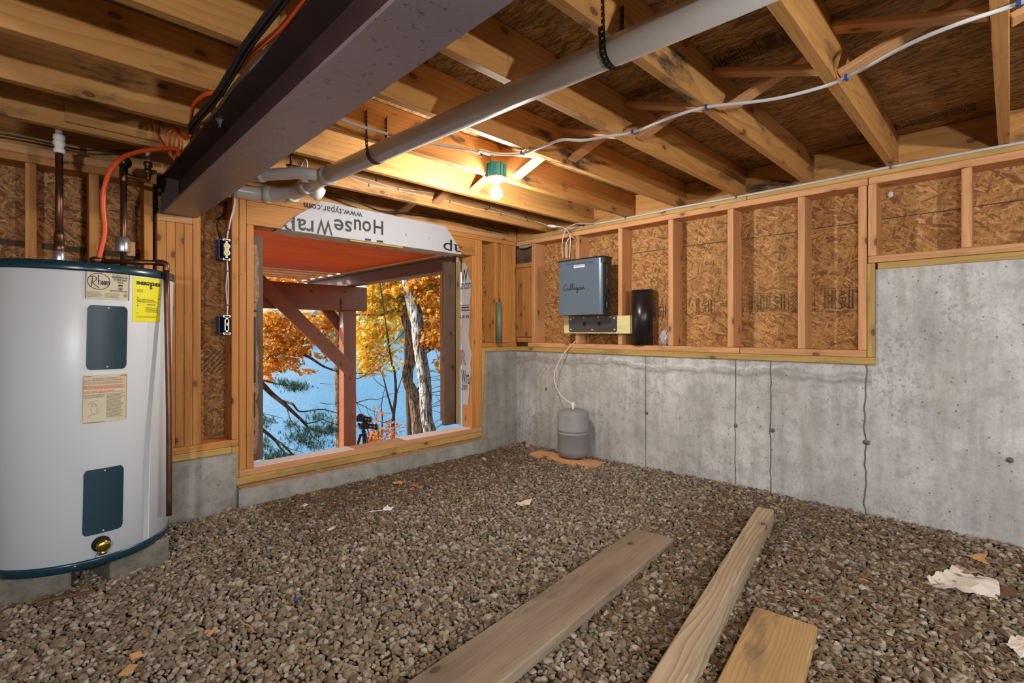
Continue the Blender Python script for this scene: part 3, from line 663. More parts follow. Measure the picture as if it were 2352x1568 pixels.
# right reveal wrap
HR = root('house_wrap', (OX1-.002, 3.27, .3), 'ragged strip of printed house wrap hanging on the right reveal', 'house wrap')
xr = OX1-.003
edge = [(1069, 603), (1073, 612), (1076, 632), (1082, 646), (1082, 665), (1079, 700), (1078, 740), (1076, 770), (1080, 797), (1084, 815), (1080, 835), (1082, 850), (1079, 880), (1077, 905), (1075, 930)]
V = []
pe = [onx(u, v, xr) for u, v in edge]
bm = B(); a = []; b_ = []
for p in pe:
    a.append(bm.verts.new((xr, p.y, p.z))); b_.append(bm.verts.new((xr, 3.338, p.z+.0)))
for i in range(len(pe)-1): bm.faces.new((a[i], a[i+1], b_[i+1], b_[i]))
bm.normal_update(); bmesh.ops.solidify(bm, geom=bm.faces[:], thickness=.0015); obj('wrap_strip', bm, M_WRAP, HR)
def revmap(): return lambda x, y: Vector((xr-.0032, 3.338-x, y))
rev = lambda u, v: (3.338-onx(u, v, xr).y, onx(u, v, xr).z)
def revtext(s, pl, pr, bold=.004):
    x0, y0 = rev(*pl); x1, y1 = rev(*pr); return fit(text_mesh(s, 1, bold), x0, y0, x1, y1)
for q_ in ([revtext('W', (1060, 647), (1075, 617)), revtext('ar.com', (1059, 665), (1082, 648)), revtext('DE IN', (1058, 731), (1078, 723), .02), revtext('Wra', (1060, 880), (1079, 850)),
      revtext('.com', (1060, 895), (1074, 884)), rect2d(*rev(1059, 702), *rev(1080, 699.5)), fit(printlines(0, 0, 1, .3, 2, .5, seed=5), *rev(1060, 714), *rev(1079, 704))]): decal('wrap_print', q_, M_WRAPI, HR, revmap())
decal('grey_logo', join2d([revtext('R', (1057, 838), (1073, 803), .05), ring2d(rev(1076, 826)[0], rev(1076, 826)[1], .008, .012, .002)]), M_GREY, HR, revmap())
# torn paper on the reveal edge of the left jamb + outside trim posts
lumber('trim_post', (ony(566, 530, 3.37).x, 3.37, ony(598, 1053, 3.40).z), (ony(601, 530, 3.40).x, 3.46, 1.66), M_OUTD, 'dark weathered trim post at the left edge outside the opening', 'post')
o = bpy.data.objects['trim_post']
bm = B(); pts = []
zt_, zb_ = 1.60, .27
xs0 = ony(580, 800, 3.368).x; xs1 = ony(592, 800, 3.368).x
n = 24; L_ = []; R_ = []
for i in range(n+1):
    z = zt_+(zb_-zt_)*i/n; L_.append(bm.verts.new((xs0-.02, 3.3685, z))); R_.append(bm.verts.new((xs1+random.uniform(-.012, .008), 3.3685, z)))
for i in range(n): bm.faces.new((L_[i], L_[i+1], R_[i+1], R_[i]))
pp = obj('torn_paper_strip', bm, M_TORN, o)
bm_parts = [rect2d(xs0, 1.23, xs1-.006, 1.235), rect2d(xs0, 1.17, xs1-.004, 1.185), rect2d(xs0, .72, xs1-.012, 1.14), rect2d(xs0+.006, .5, xs1-.015, .66), rect2d(xs0+.008, .40, xs1-.015, .42)]
decal('black_print', join2d(bm_parts), M_WRAPI, pp, lambda x, y: Vector((x, 3.3672, y)))
xo = lambda u, y: ony(u, 780, y).x
lumber('trim_post', (xo(1021, 3.45), 3.45, ony(1030, 976, 3.45).z), (xo(1046.5, 3.45), 3.49, ony(1030, 600, 3.45).z), M_OUTD, 'wide dark trim board standing outside the right side of the opening', 'post')
lumber('trim_edge', (xo(1016, 3.5), 3.49, ony(1018, 965, 3.5).z), (xo(1021, 3.45), 3.515, ony(1018, 625, 3.5).z), M_OUTB, 'narrow reddish edge board along the outer right trim board', 'board')
lumber('gasket_strip', (xo(1047, 3.44), 3.44, ony(1047, 974, 3.44).z), (xo(1050, 3.44), 3.48, ony(1047, 590, 3.44).z), M_BLACK, 'thin black gasket strip beside the outer right trim board', 'strip')
lumber('trim_strip', (xo(1050.6, 3.42), 3.42, ony(1053, 972, 3.42).z), (xo(1056, 3.42), 3.46, ony(1053, 590, 3.42).z), M_GLARE_WHITEW, 'pale wooden strip next to the black gasket outside', 'strip')
lumber('trim_strip', (xo(1056.2, 3.37), 3.37, ony(1058, 973, 3.4).z), (xo(1058.5, 3.37), 3.42, 1.66), M_YELLOW if False else M_TREAT, 'thin yellowish strip beside the house wrap on the right', 'strip')

# ------------------------------------------------------------------ joists, beam, bridging
JR = [2.82, 2.42, 2.03, 1.62, 1.22, .83, .435, .02, -.38, -.80, -1.2, -1.6, -2.0, -2.4]
nmR = ['nearest the far wall', 'second from the far wall', 'directly behind the light fixture', 'fourth from the far wall, before the light fixture', 'fifth from the far wall', 'smudged, sixth from the far wall', 'seventh from far wall, above the wall step', 'pale one nearest the right edge of the view']
for i, y in enumerate(JR):
    lb = 'ceiling joist between beam and right wall, '+nmR[i] if i < len(nmR) else 'ceiling joist behind the viewer over the right half, %s from the view' % ORD[i-8]
    W('ceiling_joist', (.67 if i != 0 else .67, y-.019, Z_P2+.001), (3.301, y+.019, Z_S-.001), M_JOIST_OLD if i in (3, 5, 2) else M_JOIST, lb, 'joist', 'ceiling joists right of the beam' if i < 8 else 'ceiling joists behind the viewer')
JL = [2.83, 2.42, 2.02, 1.62, 1.20, .80, .40, 0, -.4, -.8, -1.2, -1.6, -2.0, -2.4]
nmL = ['nearest the far wall, short board on it', 'second from the far wall, with dark smudges', 'third from the far wall', 'fourth from the far wall at the top of the view']
for i, y in enumerate(JL):
    lb = 'left ceiling joist, '+nmL[i] if i < len(nmL) else 'ceiling joist out of view over the left half, %s from the view' % ORD[i-4]
    W('ceiling_joist', (-2.11, y-.02, Z_P2+.001), (.548, y+.02, Z_S-.001), M_JOIST_OLD if i == 1 else M_JOIST, lb, 'joist', 'ceiling joists left of the beam' if i < 4 else 'ceiling joists behind the viewer')
W('sister_board', (.095, 2.79, Z_P2+.025), (.43, 2.809, Z_S-.03), M_JOIST, 'short pale board fixed to the joist above the heater pipes', 'board')
for i in range(1, 5):
    y = (JL[i])
    W('joist_splice', (.549, y-.075, Z_P2+.002), (.669, y-.021, Z_S-.002), M_JOIST, 'short joist splice above the beam at the %s left joist from the far wall' % ORD[i], 'block', 'joist splices above the beam')
W('beam_nailer', (.512, -2.6, 1.8905), (.66, 3.295, Z_P2), M_TREAT, 'long yellow nailing board on top of the steel beam', 'board')
sb = root('steel_beam', (.58, .5, 1.685), 'big brown steel beam crossing the ceiling to the far wall', 'beam')
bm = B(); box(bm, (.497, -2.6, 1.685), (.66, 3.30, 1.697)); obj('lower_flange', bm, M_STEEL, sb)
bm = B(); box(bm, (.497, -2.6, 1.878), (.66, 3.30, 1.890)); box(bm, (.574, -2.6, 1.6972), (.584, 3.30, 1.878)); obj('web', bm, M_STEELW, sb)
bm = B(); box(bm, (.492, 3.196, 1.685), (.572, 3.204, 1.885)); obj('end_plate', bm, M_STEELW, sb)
p = onz(505, 275, 1.878); bm = B(); lathe(bm, [(.016, 0), (.016, .004), (.010, .004), (.010, .014), (.005, .014), (.005, .03)], p, 6, mtx=Matrix.Rotation(PI, 4, 'X')); obj('bolt', bm, M_ZINC, sb)
# cross bridging
XB = 1.965
bays = ['between the rim and the joist nearest the far wall', 'in the second bay from the far wall', 'in the bay just behind the light fixture', 'in the bay of the light fixture', 'in the bay right of the light fixture', 'in the bay under the long stamp marks', 'in the bay left of the wall step', 'in the bay at the right edge of the view', 'behind the viewer']
YJ = [3.30]+JR[:9]
for i in range(len(YJ)-1):
    ya = YJ[i]-.020; yb = YJ[i+1]+.020
    if i == len(YJ)-2 : lbb = 'in the bay beyond the right edge joist'
    for k, (xx, z0, z1) in enumerate(((XB+.035, Z_P2+.028, Z_S-.03), (XB-.05, Z_S-.03, Z_P2+.028))):
        a = Vector((xx, ya, z0)); b = Vector((xx, yb, z1))
        o = beam3('bridging_strut', a, b, .060, .019, M_BRIDGE, up=(0, 0, 1), label='bridging strut %s, %s' % (bays[i], 'rising towards the viewer' if k == 0 else 'falling towards the viewer'), cat='strut', group='cross bridging between the right joists')

# ------------------------------------------------------------------ the lamp
def lamp(c, lab, grp=None, glow=None):
    L = root('ceiling_light', (c[0], c[1], Z_P2), lab, 'light', grp)
    bm = B(); lathe(bm, [(.050, 1.972), (.052, 1.965), (.052, 1.90), (.048, 1.898)], (c[0], c[1], 0), 24)
    for k in range(14):
        a = 2*PI*k/14; m = Matrix.Translation((c[0], c[1], 0)) @ Matrix.Rotation(a, 4, 'Z'); box(bm, (.047, -.004, 1.90), (.057, .004, 1.962 if k % 2 else 1.972), m)
    box(bm, (-.012, -.006, 1.93), (.012, .012, 1.97), Matrix.Translation((c[0]-.045, c[1]+.03, 0)))
    obj('junction_box', bm, M_TEAL, L)
    bm = B(); lathe(bm, [(.054, 1.8975), (.057, 1.893), (.055, 1.886), (.045, 1.882), (.020, 1.878), (.0185, 1.862), (.017, 1.862)], (c[0], c[1], 0), 32); obj('lamp_holder', bm, M_WHITEP, L, True)
    bm = B(); r = .034; zc = 1.812
    pr = [(.012, 1.864), (.014, 1.85)]+[(r*math.cos(a), zc+r*math.sin(a)) for a in [math.radians(x) for x in range(60, -90, -15)]]+[(.002, zc-r)]
    lathe(bm, pr, (c[0], c[1], 0), 24); obj('bulb', bm, glow or M_BULB, L, True)
LC = onz(1137, 408, 1.9); LC = (LC.x, LC.y-.01)
lamp(LC, 'lit bare bulb in a teal box and white holder under the joists')
def fill_bulb(x, y, zc, lab):  # unseen bulb added behind the viewer as fill light
    L = root('added_fill_bulb', (x, y, Z_P2), lab, 'light', 'added fill bulbs behind the viewer')
    bm = B(); tube(bm, [(x, y, Z_S-.002), (x, y, zc+.08)], .004, 8, 1); obj('fill_bulb_cord', bm, M_BLACKC, L)
    bm = B(); lathe(bm, [(.012, zc+.10), (.020, zc+.085), (.020, zc+.05), (.016, zc+.045)], (x, y, 0), 20); obj('socket', bm, M_BLACK, L, True)
    bm = B(); R = .034; lathe(bm, [(.012, zc+.052), (.014, zc+.038)]+[(R*math.cos(a), zc+R*math.sin(a)) for a in [math.radians(q) for q in range(60, -90, -15)]]+[(.002, zc-R)], (x, y, 0), 24); obj('bulb', bm, M_FILL_BULB, L, True)  # glass of the added fill bulb
fill_bulb(-.75, -.55, 1.38, 'added fill bulb on a cord behind the viewer on the left side')
fill_bulb(1.1, -1.35, 1.42, 'added fill bulb on a cord behind the viewer near the right wall')

# ------------------------------------------------------------------ gravel
def h_np(x, y): return .02+.05*np.clip((3.0-y)/1.8, 0, 1)
def ico(sub):
    bm = B(); bmesh.ops.create_icosphere(bm, subdivisions=sub, radius=1); bm.verts.ensure_lookup_table()
    V = np.array([v.co[:] for v in bm.verts]); Fc = np.array([[v.index for v in f.verts] for f in bm.faces]); bm.free(); return V, Fc
def stones(P, R, base, zoff=0):
    V0, F0 = base; n = len(P); m = len(V0)
    V = np.repeat(V0[None], n, 0)
    for k in range(6 if m > 12 else 3):
        nn = rng.normal(size=(n, 3)); nn /= np.linalg.norm(nn, axis=1, keepdims=True); hh = rng.uniform(.5, .82, size=(n, 1))
        d = np.maximum(0, np.einsum('nmk,nk->nm', V, nn)-hh); V -= d[:, :, None]*nn[:, None]
    if m <= 12: V *= rng.uniform(.85, 1.15, size=(n, m, 1))
    V *= (np.stack([rng.uniform(.95, 1.5, n), rng.uniform(.75, 1.1, n), rng.uniform(.5, .8, n)], 1)*R[:, None])[:, None]
    ax = rng.uniform(-.6, .6, n); ay = rng.uniform(-.6, .6, n); az = rng.uniform(0, 6.28, n)
    c, s = np.cos(ax)[:, None], np.sin(ax)[:, None]; y, z = V[..., 1]*c-V[..., 2]*s, V[..., 1]*s+V[..., 2]*c; V[..., 1], V[..., 2] = y, z
    c, s = np.cos(ay)[:, None], np.sin(ay)[:, None]; x, z = V[..., 0]*c+V[..., 2]*s, -V[..., 0]*s+V[..., 2]*c; V[..., 0], V[..., 2] = x, z
    c, s = np.cos(az)[:, None], np.sin(az)[:, None]; x, y = V[..., 0]*c-V[..., 1]*s, V[..., 0]*s+V[..., 1]*c; V[..., 0], V[..., 1] = x, y
    V += P[:, None]
    Fc = F0[None]+(np.arange(n)*m)[:, None, None]
    return V.reshape(-1, 3), Fc.reshape(-1, 3)
sp = .0178
gx, gy = np.meshgrid(np.arange(-1.3, 3.2, sp), np.arange(-.9, 3.16, sp))
px = (gx+(np.arange(gx.shape[0]) % 2)[:, None]*sp/2).ravel()+rng.uniform(-.005, .005, gx.size); py = gy.ravel()+rng.uniform(-.005, .005, gx.size)
dd = FW[0]*px+FW[1]*py; ll = RT[0]*px+RT[1]*py
keep = ~((px > 2.90) & (px < 3.10) & (py > 2.14) & (py < 2.74)) & (dd > 1.15) & (np.abs(ll) < 1.12*dd+.35) & (px < 3.195) & ((py < 3.115) | (px > 2.83)) & (py < 3.19)
px, py, dd = px[keep], py[keep], dd[keep]
V2, V1 = ico(2), ico(1)
def zlev(px, py): return h_np(px, py)
parts = []
rr = np.clip(rng.lognormal(math.log(.0098), .25, len(px)), .006, .018)
pz = zlev(px, py)-rr*.35+rng.uniform(-.004, .004, len(px))
extra = rng.random(len(px)) < .45
for lay in range(2):
    m = np.ones(len(px), bool) if lay == 0 else extra
    x, y, z, r, d = px[m], py[m], pz[m]+(.009 if lay else 0), rr[m]*(1.05 if lay else 1), dd[m]
    if lay: x = x+rng.uniform(-.009, .009, len(x)); y = y+rng.uniform(-.009, .009, len(y)); x = np.minimum(x, 3.198)
    near = d < 2.3
    for sel, base in ((near, V2), (~near, V1)):
        parts.append(stones(np.stack([x[sel], y[sel], z[sel]], 1), r[sel], base))
VV = []; FF = []; n0 = 0
for v, f in parts: VV.append(v); FF.append(f+n0); n0 += len(v)
g = mesh_np('gravel', np.concatenate(VV), np.concatenate(FF), M_GRAV); tag(g, 'loose crushed grey brown stone covering the basement floor', 'gravel', kind='stuff')
# packed bed under the loose stone, darkened to stand for crevice shade
bm = B(); NX, NY = 46, 60; vs = []
for j in range(NY+1):
    row = []
    for i in range(NX+1):
        x = -2.1+5.3*i/NX; y = -2.75+5.9*j/NY; row.append(bm.verts.new((x, y, gh(x, y)-.012)))
    vs.append(row)
for j in range(NY):
    for i in range(NX): bm.faces.new((vs[j][i], vs[j][i+1], vs[j+1][i+1], vs[j+1][i]))
o = obj('gravel_bed', bm, M_SOIL_SHADE); tag(o, 'packed dirt and dust darkened for the shade between the loose stones', 'dirt', kind='stuff')
# wood splinters and mulch scattered in the stone (too many to count)
def slivers(name, n, region, size, mat, label):
    V = []; Fc = []; k = 0
    for i in range(n):
        x, y = region(); L = random.uniform(*size); w = L*random.uniform(.06, .25); a = random.uniform(0, PI); z = gh(x, y)+random.uniform(.006, .014); tl = random.uniform(-.2, .2)
        c, s = math.cos(a), math.sin(a); q = [(-L/2, -w/2), (L/2, -w/3), (L/2.3, w/2), (-L/2, w/3)]
        for dz in (0, .002):
            for (u, v) in q: V.append((x+u*c-v*s, y+u*s+v*c, z+dz+u*tl))
        Fc += [(k, k+3, k+2, k+1), (k+4, k+5, k+6, k+7)]+[(k+a_, k+(a_+1) % 4, k+4+(a_+1) % 4, k+4+a_) for a_ in range(4)]; k += 8
    me = bpy.data.meshes.new(name); me.from_pydata(V, [], Fc); o = obj(name, me, mat); return tag(o, label, 'wood chips', kind='stuff')
M_SLIV = gravel_mat('splinter_wood', [(.17, .095, .045), (.28, .17, .085), (.09, .05, .025), (.20, .12, .065), (.12, .07, .035)])
def reg_right():
    while True:
        x = random.uniform(1.3, 3.1); y = random.uniform(-.1, 1.25)
        if random.random() < .9-.4*abs(y-.5): return x, y
def reg_far(): return random.uniform(.95, 2.95), 3.1-abs(random.gauss(0, .38))
slivers('wood_splinters', 3200, reg_right, (.012, .06), M_SLIV, 'fine brown splinters and mulch mixed into the stone at right')
slivers('wood_splinters', 3000, reg_far, (.012, .05), M_SLIV, 'small reddish chips scattered in the stone near the opening')

# ------------------------------------------------------------------ planks on the floor
def plank(u0, u1, u2, u3, z0, z1, th, mat, label, name='plank', wfac=None, ext=.25):
    """u0,u1 = far left/right top corners, u2,u3 = near left/right points on the same edges"""
    a, b = onz(*u0, z0), onz(*u1, z0); c, d = onz(*u2, z1), onz(*u3, z1)
    far = (a+b)/2; near = (c+d)/2; dr = (near-far).normalized(); acr = Vector((-dr.y, dr.x, 0)).normalized()
    w = abs((b-a).dot(acr)) if wfac is None else wfac
    near = near+dr*ext
    o = beam3(name, far-Vector((0, 0, th/2)), near-Vector((0, 0, th/2)), w, th, mat, bev=.004); return tag(o, label, 'plank', 'old planks lying on the stone')
plank((1463, 1210), (1546, 1238), (934, 1568), (1142, 1568), .095, .135, .038, M_WEATH, 'wide grey weathered plank lying on the stone, longest and leftmost')
plank((1737.6, 1164), (1779, 1168), (1479, 1568), (1572, 1568), .145, .155, .085, M_POST4, 'narrow square ridged timber between the two wide planks', name='timber')
plank((1733, 1393), (1878, 1434), (1644, 1568), (1842, 1568), .112, .112, .038, M_PLANK3, 'short wide tan plank with a dark left side, at lower right')
o = lumber('support_board', (2.925, 2.13, gh(3, 2.4)-.014), (3.075, 2.74, gh(3, 2.4)+.022), M_STUD, 'short pale board under the grey pressure tank', 'board')
o.rotation_euler.z += .12; o.location.x += -.02

# ------------------------------------------------------------------ water heater
HR_ = .31; HZ0 = .136; HZ1 = 1.32; HX, HY_ = .148, 2.795
hd, hl = 2.105, -1.862
HX = FW[0]*hd+RT[0]*hl; HY_ = FW[1]*hd+RT[1]*hl
H = root('water_heater', (HX, HY_, HZ0), 'tall white electric water heater with teal bands, standing at far left', 'water heater')
H.rotation_mode = 'QUATERNION'
H.rotation_quaternion = Matrix.Rotation(math.radians(1.3), 4, Vector((FW[0], FW[1], 0))).to_quaternion()
HM = Matrix.Translation(H.location) @ H.rotation_quaternion.to_matrix().to_4x4(); HI = HM.inverted()
def hobj(name, bm, mat, smooth=True, par=None):
    o = obj(name, bm, mat, None, smooth); o.parent = par or H
    return o
HH = HZ1-HZ0
bm = B(); lathe(bm, [(HR_-.003, .03), (HR_, .032), (HR_, HH-.035), (HR_-.003, HH-.03)], (0, 0, 0), 96); hobj('tank_shell', bm, M_HWHITE)
bm = B(); lathe(bm, [(HR_-.02, HH-.03), (HR_+.003, HH-.036), (HR_+.005, HH-.03), (HR_+.004, HH-.006), (HR_-.006, HH), (HR_-.03, HH-.002), (.02, HH-.004)], (0, 0, 0), 96); hobj('top_band', bm, M_HBLUE)
bm = B(); lathe(bm, [(.05, .0), (HR_-.01, 0), (HR_+.003, .003), (HR_+.005, .028), (HR_+.002, .035), (HR_-.01, .036)], (0, 0, 0), 96); hobj('bottom_band', bm, M_HBLUE)
def hcyl(u, v):
    """angle and height on the heater shell under a pixel"""
    o = HI @ O; d = (HI.to_3x3() @ ray(u, v)); a = d.x*d.x+d.y*d.y; b = 2*(o.x*d.x+o.y*d.y); c = o.x*o.x+o.y*o.y-HR_*HR_
    t_ = (-b-math.sqrt(max(0, b*b-4*a*c)))/(2*a); p = o+d*t_; return math.atan2(p.y, p.x), p.z
def hmap(th0, off=.0014): return lambda x, y: Vector(((HR_+off)*math.cos(th0+x/HR_), (HR_+off)*math.sin(th0+x/HR_), y))
def hpatch(name, x0, x1, z0, z1, th0, mat, off, thick, rad=0, par=None):
    bm = B(); n = 24
    pts = []
    if rad > 0:
        for cx_, cz_, a0 in ((x1-rad, z1-rad, 0), (x0+rad, z1-rad, 90), (x0+rad, z0+rad, 180), (x1-rad, z0+rad, 270)):
            for k in range(7): a = math.radians(a0+15*k); pts.append((cx_+rad*math.cos(a), cz_+rad*math.sin(a)))
    # slice in columns so that the patch follows the curve
    cols = []
    for i in range(n+1):
        x = x0+(x1-x0)*i/n; lo, hi = z0, z1
        if rad > 0:
            dx = max(0, (x0+rad)-x, x-(x1-rad)); e = rad-math.sqrt(max(0, rad*rad-dx*dx)); lo += e; hi -= e
        th = th0+x/HR_; cols.append([bm.verts.new(((HR_+o_)*math.cos(th), (HR_+o_)*math.sin(th), z)) for o_, z in ((off-thick, lo), (off, lo+min(.002, thick)), (off, hi-min(.002, thick)), (off-thick, hi))])
    for i in range(n):
        for k in range(3): bm.faces.new((cols[i][k], cols[i+1][k], cols[i+1][k+1], cols[i][k+1]))
    bm.faces.new(cols[0][::-1]); bm.faces.new(cols[-1])
    return hobj(name, bm, mat, False, par)
def hbox(tl, tr, br, bl):
    c = [hcyl(*p) for p in (tl, tr, br, bl)]; tha = (c[0][0]+c[3][0])/2; thb = (c[1][0]+c[2][0])/2
    return tha, (thb-tha)*HR_, (c[2][1]+c[3][1])/2, (c[0][1]+c[1][1])/2
def hdecal(name, vf, mat, th, par, off):
    o = decal(name, vf, mat, None, hmap(th, off)); o.parent = par; return o
def screw(th, x, z, par):
    m = Matrix.Rotation(th+x/HR_, 4, 'Z') @ Matrix.Translation((HR_+.004, 0, z)) @ Matrix.Rotation(PI/2, 4, 'Y')
    bm = B(); lathe(bm, [(.0042, 0), (.004, .0015), (.0015, .0022)], (0, 0, 0), 12, mtx=m); hobj('screw', bm, M_ZINC, True, par)
# access panels
for q in (((201, 700), (292, 704), (289, 847), (197, 849)), ((192, 1080), (281, 1068), (282, 1211), (189, 1233))):
    th, w, z0, z1 = hbox(*q); p = hpatch('access_panel', 0, w, z0, z1, th, M_HBLUEP, .004, .004, .014)
    screw(th, w/2, z1-.010, p); screw(th, w/2, z0+.010, p)
# brand label
th, w, z0, z1 = hbox((196, 619), (299, 631), (296, 692), (194, 684)); h = z1-z0
p = hpatch('brand_label', 0, w, z0, z1, th, M_LABEL, .0012, .001); S_ = w/.1; 
fx = lambda a: a*w; fz = lambda b: z0+b*h
rh = [ring2d(fx(.29), fz(.64), .245*w, .30*h, .022*h), stroke2d([(fx(.13), fz(.44)), (fx(.145), fz(.62)), (fx(.15), fz(.80))], .02*w), stroke2d([(fx(.10), fz(.78)), (fx(.18), fz(.82)), (fx(.235), fz(.74)), (fx(.20), fz(.64)), (fx(.145), fz(.60))], .018*w),
      stroke2d([(fx(.15), fz(.60)), (fx(.22), fz(.50)), (fx(.30), fz(.40))], .018*w), stroke2d([(fx(.275), fz(.88)), (fx(.275), fz(.52))], .018*w, 1), stroke2d([(fx(.275), fz(.62)), (fx(.30), fz(.68)), (fx(.325), fz(.64)), (fx(.325), fz(.52))], .014*w),
      fit(text_mesh('eem', 1, .03), fx(.34), fz(.515), fx(.515), fz(.675)), frame2d(fx(.012), fz(.02), fx(.988), fz(.98), .015*w)]
rh += [fit(text_mesh(s_, 1, .03), fx(a), fz(b), fx(c_), fz(d_)) for s_, a, b, c_, d_ in (('RHEEMGLAS', .58, .80, .94, .87), ('STANDARD', .61, .71, .93, .78), ('PLUS', .70, .62, .84, .69))]
rh += [ring2d(fx(.77), fz(.44), .055*w, .09*h, .008*w), ring2d(fx(.77), fz(.42), .025*w, .045*h, .02*w), rect2d(fx(.715), fz(.52), fx(.825), fz(.57)), ring2d(fx(.90), fz(.19), .045*w, .07*h, .006*w), fit(text_mesh('UL', 1, .03), fx(.875), fz(.155), fx(.925), fz(.225)),
       printlines(fx(.52), fz(.30), fx(.95), fz(.36), 2, .5, .05, seed=3), printlines(fx(.58), fz(.89), fx(.93), fz(.92), 1, .5, .05, seed=8)]
hdecal('brand_lettering', join2d(rh), M_INKN, th, p, .0020)
hdecal('fine_print', join2d([printlines(fx(.04), fz(.06), fx(.40), fz(.28), 5, .4, .3, seed=6), printlines(fx(.42), fz(.06), fx(.80), fz(.24), 4, .4, .3, seed=9)]), M_INKF, th, p, .0020)
# energy label
th, w, z0, z1 = hbox((306, 634), (368, 643), (368, 741), (303, 738)); h = z1-z0
p = hpatch('energy_label', 0, w, z0, z1, th, M_YELLOW, .0012, .001)
hdecal('white_table', rect2d(fx(.10), fz(.20), fx(.93), fz(.42)), M_WHITEP, th, p, .0017)
en = [fit(text_mesh('ENERGYGUIDE', 1, .05), fx(.10), fz(.83), fx(.96), fz(.91)), rect2d(fx(.55), fz(.77), fx(.60), fz(.86)), ([(fx(.50), fz(.785)), (fx(.65), fz(.785)), (fx(.575), fz(.745))], [(0, 1, 2)]),
      rect2d(fx(.12), fz(.535), fx(.95), fz(.55)), rect2d(fx(.12), fz(.415), fx(.95), fz(.425)), rect2d(fx(.12), fz(.36), fx(.95), fz(.375)), rect2d(fx(.12), fz(.195), fx(.95), fz(.203)),
      printlines(fx(.12), fz(.44), fx(.90), fz(.52), 3, .4, .3, seed=2), printlines(fx(.12), fz(.66), fx(.32), fz(.73), 3, .35, .2, seed=4), printlines(fx(.12), fz(.10), fx(.92), fz(.14), 2, .3, .3, seed=7), printlines(fx(.40), fz(.215), fx(.92), fz(.34), 6, .3, .1, seed=12), printlines(fx(.45), fz(.385), fx(.75), fz(.41), 1, .6, 0, seed=13)]
hdecal('label_print', join2d(en), M_INK, th, p, .0024)
# warning label
th, w, z0, z1 = hbox((189, 862), (292, 857), (291, 964), (186, 973)); h = z1-z0
p = hpatch('warning_label', 0, w, z0, z1, th, M_LABEL, .0012, .001)
hdecal('label_print', join2d([frame2d(fx(.02), fz(.06), fx(.98), fz(.95), .004*w*2), printlines(fx(.2), fz(.90), fx(.85), fz(.94), 2, .4, .1, seed=1), printlines(fx(.03), fz(.80), fx(.95), fz(.86), 3, .4, .1, seed=2), printlines(fx(.04), fz(.52), fx(.50), fz(.60), 4, .45, .1, seed=3),
       printlines(fx(.52), fz(.09), fx(.96), fz(.60), 20, .45, .3, seed=4), printlines(fx(.03), fz(.005), fx(.50), fz(.03), 1, .6, 0, seed=5), ring2d(fx(.26), fz(.29), .07*w, .10*h, .008*w), ring2d(fx(.26), fz(.38), .06*w, .03*h, .008*w),
       stroke2d([(fx(.12), fz(.38)), (fx(.22), fz(.44)), (fx(.34), fz(.47))], .01*w), stroke2d([(fx(.12), fz(.12)), (fx(.2), fz(.17)), (fx(.3), fz(.19)), (fx(.42), fz(.26))], .01*w)]), M_INKF, th, p, .0020)
hdecal('red_print', join2d([printlines(fx(.03), fz(.955), fx(.20), fz(.985), 1, .7, 0, seed=11), printlines(fx(.82), fz(.955), fx(.98), fz(.985), 1, .7, 0, seed=12), printlines(fx(.03), fz(.87), fx(.95), fz(.895), 1, .6, .1, seed=13), printlines(fx(.03), fz(.70), fx(.96), fz(.78), 4, .55, .1, seed=14), printlines(fx(.03), fz(.62), fx(.95), fz(.67), 2, .5, .3, seed=15)]), M_INKR, th, p, .0021)
# drain valve
th, z = hcyl(232, 1248)
m = Matrix.Rotation(th, 4, 'Z') @ Matrix.Translation((HR_, 0, z)) @ Matrix.Rotation(PI/2, 4, 'Y')
bm = B(); lathe(bm, [(.030, -.002), (.030, .0015), (.004, .002)], (0, 0, 0), 28, mtx=m); dv = hobj('drain_valve', bm, M_BLACKM)
bm = B(); lathe(bm, [(.008, 0), (.009, .02), (.020, .021), (.022, .026), (.022, .036), (.016, .04), (.004, .041)], (0, 0, 0), 20, mtx=m)
m2 = Matrix.Rotation(th, 4, 'Z') @ Matrix.Translation((HR_+.016, 0, z)) @ Matrix.Rotation(PI-.35, 4, 'Y')
lathe(bm, [(.009, 0), (.009, .02), (.013, .021), (.013, .036), (.011, .037)], (0, 0, 0), 16, mtx=m2); hobj('brass_tap', bm, M_BRASS, True, dv)
bm = B(); q = m @ Vector((.02, -.012, .02)); tube(bm, [q, q+Vector((-.006, 0, -.012)), q+Vector((-.012, -.004, -.024))], .0012, 6, 3); hobj('blue_tie', bm, M_BLUE, True, dv)
for u, v in ((250, 617), (172, 1300)):
    th, z = hcyl(u, v); screw(th, 0, z, H)
# overlap seam of the shell
th0_, _ = hcyl(336, 900); hpatch('shell_seam', 0, .028, .036, HH-.037, th0_, M_HWHITE, .0006, .0005)
# concrete blocks under the heater
def pblock(c0, c1, depth, z0, z1, label):
    a = Vector((c0.x, c0.y, 0)); b = Vector((c1.x, c1.y, 0)); d = (b-a).normalized(); n_ = Vector((-d.y, d.x, 0))
    cpt = (a+b)/2+n_*depth/2
    Rm = Matrix((d, n_, Vector((0, 0, 1)))).transposed().to_4x4()
    bm = B(); L = (b-a).length; box(bm, (-L/2, -depth/2, -(z1-z0)/2), (L/2, depth/2, (z1-z0)/2), bev=.006)
    return tag(obj('concrete_block', bm, M_BLOCK, mtx=Matrix.Translation((cpt.x, cpt.y, (z0+z1)/2)) @ Rm), label, 'block', 'blocks under the water heater')
pa, pb = onz(253, 1341, .025), onz(389.5, 1290, .025)
pblock(pa, pb, .30, .01, HZ0-.001, 'rough concrete block under the right side of the water heater')
pc, pd = onz(-30, 1408, .025), onz(163, 1361, .025)
pblock(pc, pd, .30, .01, HZ0-.001, 'rough concrete block under the left side of the water heater')
